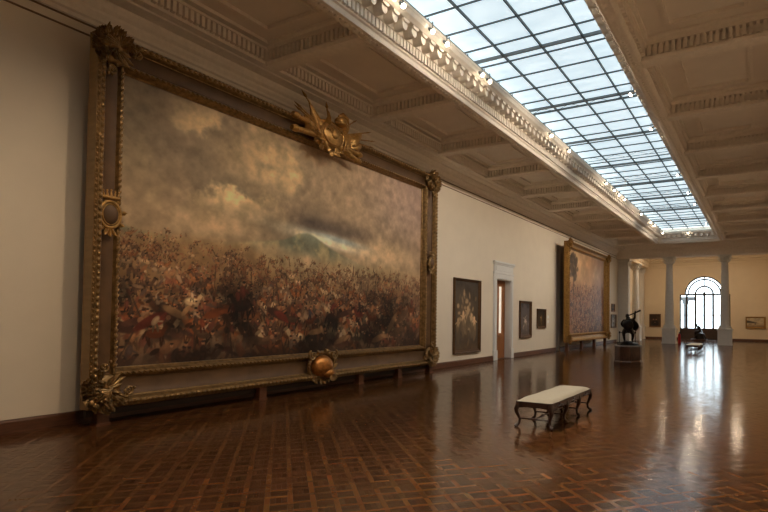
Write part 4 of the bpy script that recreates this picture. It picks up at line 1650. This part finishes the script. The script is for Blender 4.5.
# ------------------------------------------------------------------ benches
def build_bench():
    root = thing('bench', 'long upholstered bench with eight curved dark wooden legs', 'bench')
    W, L, H = .78, 2.74, .50
    hw, hl = W / 2, L / 2
    # cushion with sagging upholstery
    def cushion(mb):
        nx, ny = 12, 28
        vs_, fs = [], []
        for i in range(nx + 1):
            for j in range(ny + 1):
                u_, v_ = i / nx * 2 - 1, j / ny * 2 - 1
                e = (1 - abs(u_) ** 6) * (1 - abs(v_) ** 14)
                bow = 1 + .035 * math.cos(v_ * 3 * PI)
                vs_.append((u_ * (hw - .015) * bow, v_ * (hl - .015), H + .012 + .058 * max(0, e) ** .45))
        m = ny + 1
        for i in range(nx):
            for j in range(ny):
                a = i * m + j
                fs.append((a, a + m, a + m + 1, a + 1))
        mb.add(vs_, fs)
        mb.box(-hw + .02, hw - .02, -hl + .02, hl - .02, H - .02, H + .014)
    part('cushion', FABRIC, root, cushion, smooth=60)
    # scalloped, carved apron: one piece per side
    def apron(mb, n, length, depth_fn):
        vs_, fs = [], []
        for i in range(n + 1):
            t = -length / 2 + length * i / n
            for dy in (-.018, .018):
                vs_ += [(t, dy, H + .012), (t, dy, H - depth_fn(i / n))]
        for i in range(n):
            a, b = i * 4, (i + 1) * 4
            fs += [(a, b, b + 1, a + 1), (a + 2, a + 3, b + 3, b + 2), (a, a + 2, b + 2, b), (a + 1, b + 1, b + 3, a + 3)]
        fs += [(0, 1, 3, 2), (n * 4, n * 4 + 2, n * 4 + 3, n * 4 + 1)]
        mb.add(vs_, fs)
    for s in (-1, 1):
        o = part('apron', MAHOGANY, root, lambda mb: apron(mb, 48, L - .04, lambda t: .075 + .035 * abs(math.cos(t * 3 * PI)) + .025 * math.exp(-((((t * 3) % 1) - .5) / .1) ** 2)))
        o.rotation_euler = (0, 0, PI / 2)
        o.location = (s * (hw - .02), 0, 0)
        for k in range(3):
            y = -hl + L * (k + .5) / 3
            def carve(mb):
                mb.ball((s * (hw - .0), y, H - .055), (.022, .07, .04), 10, 6)
                for q in (-1, 1):
                    mb.leaf((s * (hw - .01), y + q * .04, H - .055), (0, q, -.15), (s, 0, 0), .20, .06, .01, .0, seg=7)
            part('carved_shell', MAHOGANY, root, carve, smooth=50)
        o = part('apron', MAHOGANY, root, lambda mb: apron(mb, 20, W - .04, lambda t: .075 + .035 * abs(math.cos(t * PI)) + .025 * math.exp(-((t - .5) / .1) ** 2)))
        o.location = (0, s * (hl - .02), 0)
    # cabriole legs
    def cab(mb, ox, oy):
        pts = [(0, 0, H - .01), (.012, .012, H - .08), (.035, .035, H - .14), (.030, .030, H - .20), (.0, .0, H - .28), (-.022, -.022, H - .35), (-.012, -.012, .07), (.022, .022, .035), (.045, .045, .018)]
        rr = [.050, .056, .052, .043, .035, .028, .027, .036, .032]
        mb.tube([(p[0] * ox, p[1] * oy, p[2]) for p in pts], rr, 8)
        mb.ball((.038 * ox, .038 * oy, .022), (.042, .042, .022), 8, 5)
    for s in (-1, 1):
        for k in range(4):
            y = -hl + .045 + k * (L - .09) / 3
            oy = -1 if k == 0 else (1 if k == 3 else .0)
            o = part('leg', MAHOGANY, root, lambda mb: cab(mb, s, oy), smooth=50)
            o.location = (s * (hw - .05), y, 0)
    # stretchers: a rail across each pair and turned rails between
    for k in range(4):
        y = -hl + .045 + k * (L - .09) / 3
        part('stretcher', MAHOGANY, root, lambda mb: (mb.tube([(-hw + .05, y, .17), (-.1, y, .17), (0, y, .175), (.1, y, .17), (hw - .05, y, .17)], [.014, .016, .026, .016, .014], 8)), smooth=50)
    for k in range(3):
        y0 = -hl + .045 + k * (L - .09) / 3
        y1 = y0 + (L - .09) / 3
        part('stretcher', MAHOGANY, root, lambda mb: mb.tube([(0, y0, .17), (0, (y0 + y1) / 2 - .08, .17), (0, (y0 + y1) / 2, .18), (0, (y0 + y1) / 2 + .08, .17), (0, y1, .17)], [.014, .016, .028, .016, .014], 8), smooth=50)
    return root


bench = build_bench()
bench.location = (-3.98, 11.44, 0)
bench['label'] = 'grey upholstered bench with eight curved dark legs on open parquet'
bench['group'] = 'upholstered benches'
b2 = copy_tree(bench)
b2.location = (-3.98, 39.2, 0)
b2['label'] = 'far upholstered bench standing in the window reflection between sculpture and columns'


# ------------------------------------------------------------------ sculptures
def skin_body(name, verts, edges, radii, m, parent, sub=2, root_i=0, extra=None):
    me = bpy.data.meshes.new(name)
    me.from_pydata(verts, edges, [])
    o = bpy.data.objects.new(name, me)
    COL.objects.link(o)
    md = o.modifiers.new('skin', 'SKIN')
    md.use_smooth_shade = True
    sv = me.skin_vertices[0].data
    for i, r in enumerate(radii):
        sv[i].radius = (r, r) if not isinstance(r, tuple) else r
        sv[i].use_root = (i == root_i)
    sb = o.modifiers.new('sub', 'SUBSURF')
    sb.levels = sb.render_levels = sub
    dg = bpy.context.evaluated_depsgraph_get()
    new = bpy.data.meshes.new_from_object(o.evaluated_get(dg))
    new.name = name
    new.materials.clear()
    new.materials.append(m)
    bpy.data.objects.remove(o)
    o = link(name, new, parent)
    return o


def bake_body(name, chains, m, parent, sub=2):
    """chains: list of point lists [(x, y, z, r), ...]; first point of a later chain may equal an earlier point to join there"""
    verts, radii, edges, index = [], [], [], {}
    for ch in chains:
        prev = None
        for (x, y, z, r) in ch:
            key = (round(x, 3), round(y, 3), round(z, 3))
            if key not in index:
                index[key] = len(verts)
                verts.append((x, y, z))
                radii.append(r)
            i = index[key]
            if prev is not None and prev != i:
                edges.append((prev, i))
            prev = i
    return skin_body(name, verts, edges, radii, m, parent, sub)


def hand(base, d, side, r=.016, curl=.25):
    """palm and five fingers as chains from a wrist point"""
    b, d, s = Vector(base), Vector(d).normalized(), Vector(side).normalized()
    n = d.cross(s)
    palm = b + d * .07
    ch = [[(*b, .030), (*palm, .036)]]
    for k, (o, l) in enumerate(((-.033, .075), (-.011, .088), (.011, .083), (.033, .066))):
        p0 = palm + s * o + d * .02
        p1 = p0 + d * l * .55 + n * l * curl * .4
        p2 = p1 + (d * .7 + n * curl * 1.6).normalized() * l * .45
        ch.append([(*palm, .036), (*p0, r), (*p1, r * .9), (*p2, r * .75)])
    t0 = b + d * .035 + s * -.04
    t1 = t0 + (d * .7 - s * .7).normalized() * .05
    ch.append([(*b, .030), (*t0, r * 1.1), (*t1, r * .8)])
    return ch


def build_warrior():
    # pedestal: eight-sided wooden block with plinth band and grey marble slab
    px, py = -5.50, 25.85
    ped = thing('pedestal', 'eight sided brown wooden pedestal carrying the bronze fighter', 'pedestal', (px, py, 0))
    def octo(mb, r, z0, z1, r2=None):
        r2 = r2 or r
        mb.lathe([(r, z0), (r2, z1)], 8)
    rot = PI / 8
    for nm, m, args in (('plinth', PEDWOOD, [(.66, .66, 0, .20), (.66, .62, .20, .25)]), ('cap', PEDSTONE, [(.66, .66, .90, .96)])):
        o = part(nm, m, ped, lambda mb: [octo(mb, a, c, d_, b) for a, b, c, d_ in args])
        o.rotation_euler = (0, 0, rot)
    o = part('core', PEDWOOD, ped, lambda mb: octo(mb, .565, .25, .90))
    o.rotation_euler = (0, 0, rot)
    for k in range(8):     # the side boards
        a = 2 * PI * k / 8
        wd = 2 * .60 * math.tan(PI / 8) - .012
        o = part('panel', PEDWOOD, ped, lambda mb: (mb.box(.535, .575, -wd / 2, wd / 2, .25, .90), mb.box(.575, .585, -wd / 2 + .06, wd / 2 - .06, .31, .84)))
        o.rotation_euler = (0, 0, a)
    st = thing('sculpture', 'dark bronze fighter with raised arm striding over rocks', 'sculpture', (px, py, .96), math.radians(20))
    def rock(mb):
        rnd = random.Random(8)
        n, m = 18, 5
        prof = [(.52, 0), (.50, .05), (.42, .10), (.30, .15), (.10, .18)]
        vs_ = []
        for r, z in prof:
            for k in range(n):
                a = 2 * PI * k / n
                q = r * rnd.uniform(.88, 1.06)
                vs_.append((q * math.cos(a), q * .85 * math.sin(a), z * rnd.uniform(.8, 1.15) if z else 0))
        fs = [(j * n + k, j * n + (k + 1) % n, (j + 1) * n + (k + 1) % n, (j + 1) * n + k) for j in range(m - 1) for k in range(n)]
        fs += [tuple(range(n - 1, -1, -1)), tuple(range((m - 1) * n, m * n))]
        mb.add(vs_, fs)
    part('rock_base', BRONZE, st, rock, smooth=30)
    P = (0, 0, .80, .125)
    chains = [
        [P, (.02, -.03, .93, .135), (.04, -.06, 1.06, .165), (.03, -.09, 1.15, .145), (-.01, -.12, 1.22, .06), (-.05, -.16, 1.29, .085), (-.07, -.18, 1.36, .075)],
        [P, (-.11, 0, .76, .12), (-.24, -.16, .60, .095), (-.22, -.14, .44, .070), (-.17, .00, .22, .046), (-.18, -.09, .175, .038), (-.20, -.17, .165, .030)],
        [P, (.11, .02, .76, .12), (.20, -.02, .55, .095), (.22, .04, .40, .070), (.20, .14, .21, .046), (.21, .05, .175, .038), (.22, -.03, .165, .030)],
        [(.03, -.09, 1.15, .145), (.20, -.10, 1.18, .075), (.27, -.18, 1.30, .056), (.27, -.20, 1.44, .040)],
        [(.03, -.09, 1.15, .145), (-.15, -.10, 1.13, .075), (-.27, -.22, 1.00, .056), (-.16, -.34, .95, .040)],
    ] + hand((.27, -.20, 1.44), (.2, -.1, .9), (.9, .1, -.2), curl=.5) + hand((-.16, -.34, .95), (.8, -.5, .1), (.1, -.1, 1), curl=.5)
    bd = bake_body('figure', chains, BRONZE, st)
    def face(mb):
        c = Vector((-.065, -.175, 1.345))
        mb.ball(c, (.078, .09, .105), 14, 10)
        mb.ball(c + Vector((0, -.095, -.015)), (.014, .024, .022), 8, 5)
        for s in (-1, 1):
            mb.ball(c + Vector((s * .03, -.078, .012)), (.014, .010, .009), 8, 5)
            mb.ball(c + Vector((s * .080, .0, -.01)), (.012, .02, .028), 8, 5)
        mb.ball(c + Vector((0, -.084, -.052)), (.026, .010, .008), 8, 5)
        mb.ball(c + Vector((0, .02, .045)), (.085, .092, .075), 12, 8)
    part('head', BRONZE, st, face, smooth=60)
    def cloth(mb):
        n, m = 13, 9
        vs_ = []
        for lay in (0, 1):
            for i in range(n):
                for j in range(m):
                    t, s = i / (n - 1), j / (m - 1)
                    a = -2.6 + 5.2 * s
                    r = .155 + .13 * t + .025 * math.sin(9 * s * PI + 2 * t) * t - lay * .02
                    vs_.append((.02 + r * math.sin(a) * 1.05, .02 + r * math.cos(a), .90 - .36 * t + .05 * math.cos(5 * a) * t))
        N = n * m
        fs = []
        for i in range(n - 1):
            for j in range(m - 1):
                a = i * m + j
                fs += [(a, a + 1, a + m + 1, a + m), (N + a, N + a + m, N + a + m + 1, N + a + 1)]
        for i in (0, n - 1):
            for j in range(m - 1):
                a = i * m + j
                fs.append((a, a + 1, N + a + 1, N + a))
        for j in (0, m - 1):
            for i in range(n - 1):
                a = i * m + j
                fs.append((a, a + m, N + a + m, N + a))
        mb.add(vs_, fs)
    part('loin_cloth', BRONZE, st, cloth, smooth=60)
    def cape(mb):
        pts = []
        n, m = 12, 7
        vs_ = []
        for lay in (0, 1):
            for i in range(n):
                for j in range(m):
                    t, s = i / (n - 1), j / (m - 1) - .5
                    vs_.append((.04 + (.50 + .34 * math.sin(PI * t)) * s + .10 * t, .10 + .16 * t + .07 * math.sin(s * 14) * t + lay * .02, 1.20 - .52 * t + .05 * math.sin(s * 9) * t))
        N = n * m
        fs = []
        for i in range(n - 1):
            for j in range(m - 1):
                a = i * m + j
                fs += [(a, a + 1, a + m + 1, a + m), (N + a, N + a + m, N + a + m + 1, N + a + 1)]
        for i in (0, n - 1):
            for j in range(m - 1):
                a = i * m + j
                fs.append((a, a + 1, N + a + 1, N + a))
        for j in (0, m - 1):
            for i in range(n - 1):
                a = i * m + j
                fs.append((a, a + m, N + a + m, N + a))
        mb.add(vs_, fs)
    part('cape', BRONZE, st, cape, smooth=60)
    part('club', BRONZE, st, lambda mb: mb.tube([(-.06, -.16, 1.36), (.29, -.21, 1.52), (.52, -.24, 1.63)], [.022, .032, .048], 8), smooth=60)
    part('shield', BRONZE, st, lambda mb: mb.ball((-.06, -.40, .93), (.24, .07, .24), 16, 8), smooth=60)


build_warrior()


def build_seated():
    px, py = -5.62, 59.3
    ped = thing('plinth', 'low brown wooden plinth in front of the arched window', 'plinth', (px, py, 0))
    part('top_slab', PEDWOOD, ped, lambda mb: mb.box(-.78, .78, -.6, .6, .12, .20))
    part('base_block', PEDWOOD, ped, lambda mb: mb.box(-.70, .70, -.53, .53, 0, .12))
    st = thing('sculpture', 'dark bronze seated figure bowed forward before the arched window', 'sculpture', (px, py, .20))
    def rock(mb):
        rnd = random.Random(2)
        n = 16
        prof = [(.50, 0), (.46, .18), (.40, .42), (.33, .58), (.12, .64)]
        vs_ = []
        for r, z in prof:
            for k in range(n):
                a = 2 * PI * k / n
                q = r * rnd.uniform(.88, 1.08)
                vs_.append((.16 + q * math.cos(a), .05 + q * .85 * math.sin(a), z))
        m = len(prof)
        fs = [(j * n + k, j * n + (k + 1) % n, (j + 1) * n + (k + 1) % n, (j + 1) * n + k) for j in range(m - 1) for k in range(n)]
        fs += [tuple(range(n - 1, -1, -1)), tuple(range((m - 1) * n, m * n))]
        mb.add(vs_, fs)
    part('rock_seat', BRONZE, st, rock, smooth=30)
    P = (.18, 0, .74, .15)
    chains = [
        [P, (.16, -.02, .92, .15), (.06, -.03, 1.10, .18), (-.04, -.03, 1.24, .16), (-.14, -.05, 1.33, .065), (-.22, -.06, 1.40, .095), (-.26, -.07, 1.48, .085)],
        [P, (.06, -.13, .74, .12), (-.30, -.20, .76, .095), (-.36, -.20, .62, .075), (-.32, -.18, .10, .048), (-.38, -.18, .045, .042), (-.48, -.18, .035, .034)],
        [P, (.06, .13, .74, .12), (-.26, .18, .70, .095), (-.30, .18, .58, .075), (-.14, .16, .10, .048), (-.20, .16, .045, .042), (-.30, .16, .035, .034)],
        [(-.04, -.03, 1.24, .16), (-.04, -.22, 1.22, .08), (-.16, -.26, .98, .06), (-.27, -.14, 1.16, .042)],
        [(-.04, -.03, 1.24, .16), (.02, .20, 1.20, .08), (-.02, .28, .95, .06), (-.22, .20, .84, .042)],
    ] + hand((-.27, -.14, 1.16), (-.2, .2, .8), (.7, .3, .1), curl=.6) + hand((-.22, .20, .84), (-.9, -.1, -.1), (0, 1, 0), curl=.4)
    bake_body('figure', chains, BRONZE, st)
    def face(mb):
        c = Vector((-.25, -.065, 1.46))
        mb.ball(c, (.10, .088, .115), 14, 10)
        mb.ball(c + Vector((-.105, 0, -.02)), (.026, .016, .024), 8, 5)
        for s in (-1, 1):
            mb.ball(c + Vector((-.085, s * .034, .01)), (.010, .015, .010), 8, 5)
            mb.ball(c + Vector((.0, s * .09, -.01)), (.02, .013, .03), 8, 5)
        mb.ball(c + Vector((-.092, 0, -.06)), (.010, .028, .008), 8, 5)
        mb.ball(c + Vector((.025, 0, .045)), (.10, .095, .085), 12, 8)
    part('head', BRONZE, st, face, smooth=60)
    def drape(mb):
        n, m = 14, 8
        vs_ = []
        for lay in (0, 1):
            for i in range(n):
                for j in range(m):
                    t, s = i / (n - 1), j / (m - 1) - .5
                    vs_.append((.12 + .10 * math.sin(PI * t) + .42 * t * t + lay * .02, .55 * s * (.7 + .4 * t) + .03 * math.sin(8 * t), 1.26 - 1.18 * t + .03 * math.sin(s * 16)))
        N = n * m
        fs = []
        for i in range(n - 1):
            for j in range(m - 1):
                a = i * m + j
                fs += [(a, a + 1, a + m + 1, a + m), (N + a, N + a + m, N + a + m + 1, N + a + 1)]
        for i in (0, n - 1):
            for j in range(m - 1):
                a = i * m + j
                fs.append((a, a + 1, N + a + 1, N + a))
        for j in (0, m - 1):
            for i in range(n - 1):
                a = i * m + j
                fs.append((a, a + m, N + a + m, N + a))
        mb.add(vs_, fs)
    part('drapery', BRONZE, st, drape, smooth=60)


build_seated()


# ------------------------------------------------------------------ small floor items
def build_small():
    # barrier post with a belt running to a second post
    def post(loc, label):
        r = thing('barrier_post', label, 'barrier post', loc, group='barrier posts by the end of the picture wall')
        part('base', BLACK, r, lambda mb: mb.lathe([(.24, 0), (.24, .03), (.20, .055), (.05, .07), (.035, .12)], 20), smooth=40)
        part('pole', BLACK, r, lambda mb: mb.lathe([(.035, .10), (.030, .5), (.032, .86)], 14), smooth=40)
        part('head', BLACK, r, lambda mb: mb.lathe([(.06, .86), (.075, .88), (.075, 1.02), (.055, 1.05)], 14), smooth=40)
        return r
    post((-11.25, 49.3, 0), 'black barrier post beside the pale grey picture on the wall')
    post((-10.0, 49.9, 0), 'black barrier post in front of the tall wide pilaster')
    b = tag(part('barrier_belt', BLACK, None, lambda mb: mb.extrude([(-11.175, 49.334), (-10.075, 49.862), (-10.075, 49.872), (-11.175, 49.344)], 'z', .90, .955)), 'black belt stretched between the two barrier posts', 'belt')
    # fire extinguisher behind the column
    e = thing('fire_extinguisher', 'red fire extinguisher beside the foot of the column', 'fire extinguisher', (-6.58, 52.3, 0))
    e.scale = (1.2, 1.2, 1.3)
    part('cylinder', RED, e, lambda mb: mb.lathe([(.10, 0), (.105, .02), (.105, .55), (.09, .62), (.05, .68), (.03, .70)], 18), smooth=40)
    part('valve', BLACK, e, lambda mb: (mb.lathe([(.03, .70), (.035, .76)], 10), mb.box(-.02, .12, -.012, .012, .76, .785)))
    part('hose', BLACK, e, lambda mb: mb.tube([(.03, 0, .74), (.12, 0, .70), (.15, 0, .5), (.13, 0, .3)], .014, 6))


build_small()


# ------------------------------------------------------------------ track spotlights on the laylight cornice
def build_spots():
    hs = MB()
    hs.tube([(0, 0, 0), (0, 0, .11)], .045, 12)
    hs.tube([(0, 0, .11), (0, 0, .15)], [.045, .02], 12)
    house = hs.mesh('housing', STEEL, 40)
    bb = MB()
    bb.ball((0, 0, -.015), (.058, .058, .045), 12, 6)
    bulb = bb.mesh('bulb', BULB, 60)
    st = MB()
    st.box(-.01, .01, -.015, .015, .02, .24)
    stem = st.mesh('bracket', STEEL)
    ld = {}
    def lamp(x, y, z, target, power, label, group, cone=95, beam=True):
        r = thing('spotlight', label, 'spotlight', (x, y, z), group=group)
        d = (Vector(target) - Vector((x, y, z))).normalized()
        q = (-d).to_track_quat('Z', 'Y')
        for nm, me in (('housing', house), ('bulb', bulb)):
            o = link(nm, me, r)
            o.rotation_mode = 'QUATERNION'
            o.rotation_quaternion = q
        link('bracket', stem, r)
        if not beam:
            return
        key = (round(power, 1), cone)
        if key not in ld:
            L = bpy.data.lights.new('halogen_beam', 'SPOT')
            L.energy = power
            L.color = (1.0, 0.835, 0.65) if cone > 80 else (1.0, 0.72, 0.45)     # the two nearest lamps burn warmer
            L.spot_size = math.radians(cone)
            L.spot_blend = 0.9
            L.shadow_soft_size = 0.045
            ld[key] = L
        lo = bpy.data.objects.new('beam', ld[key])
        COL.objects.link(lo)
        lo.parent = r
        lo.location = d * .05
        lo.rotation_mode = 'QUATERNION'
        lo.rotation_quaternion = (-d).to_track_quat('Z', 'Y')
    zl = 9.27
    gl = 'lit spotlights on the skylight edge nearer the picture wall'
    for i, y in enumerate((2.6, 3.0, 5.4, 6.1, 9.5, 9.85, 11.1, 11.8, 13.8, 14.3, 19.7, 21.9, 28.1, 29.8, 31.0, 32.4, 37.4, 40.9, 42.5, 46.4)):  # the nearest ones, out of view, are added for fill light
        lamp(-7.13, y, zl, (XR, y + .6, .6), LAMP_POWER * 4.1, 'small lit spotlight on the skylight edge nearer the picture wall', gl, 95, i % 2 == 0)
    gr = 'lit spotlights on the skylight edge away from the picture wall'
    for y, ty, k in ((3.2, 3.2, 2.6), (6.9, 5.6, 3.0), (11.3, 13.0, 2.5), (17.2, 17.4, 2.6), (20.7, 21.2, 2.9), (28.0, 27.5, 2.9), (32.2, 31.7, 2.9), (35.6, 36.0, 2.9), (43.3, 43, 2.9)):  # the very nearest, out of view, is added for fill light
        lamp(mx(-7.13), y, zl, (XL, ty, 4.2 if y > 8 else -.8), LAMP_POWER * k, 'small lit spotlight on the skylight edge farther from the picture wall', gr, 92 if y > 8 else 76)
    lamp(-5.3, SKY1 - .1, zl, (-6, 40, 0), LAMP_POWER, 'lit spotlight on the short end of the skylight near the columns', None)
    # warm ceiling lights of the end room, above the column screen
    for x in (-8.6, -5.36, -2.1):
        r = thing('ceiling_lamp', 'round warm ceiling lamp of the end room behind the column screen', 'ceiling lamp', (x, 56.6, 8.75), group='ceiling lamps of the end room')
        part('rim', STEEL, r, lambda mb: mb.lathe([(.24, -.10), (.26, -.08), (.26, 0)], 20))
        part('diffuser', MATS['end_room_diffuser'], r, lambda mb: mb.ball((0, 0, -.10), (.22, .22, .08), 16, 6), smooth=60)


emit_mat('end_room_diffuser', (1.0, 0.78, 0.54, 1), 150.0, 'FRONT')
build_spots()
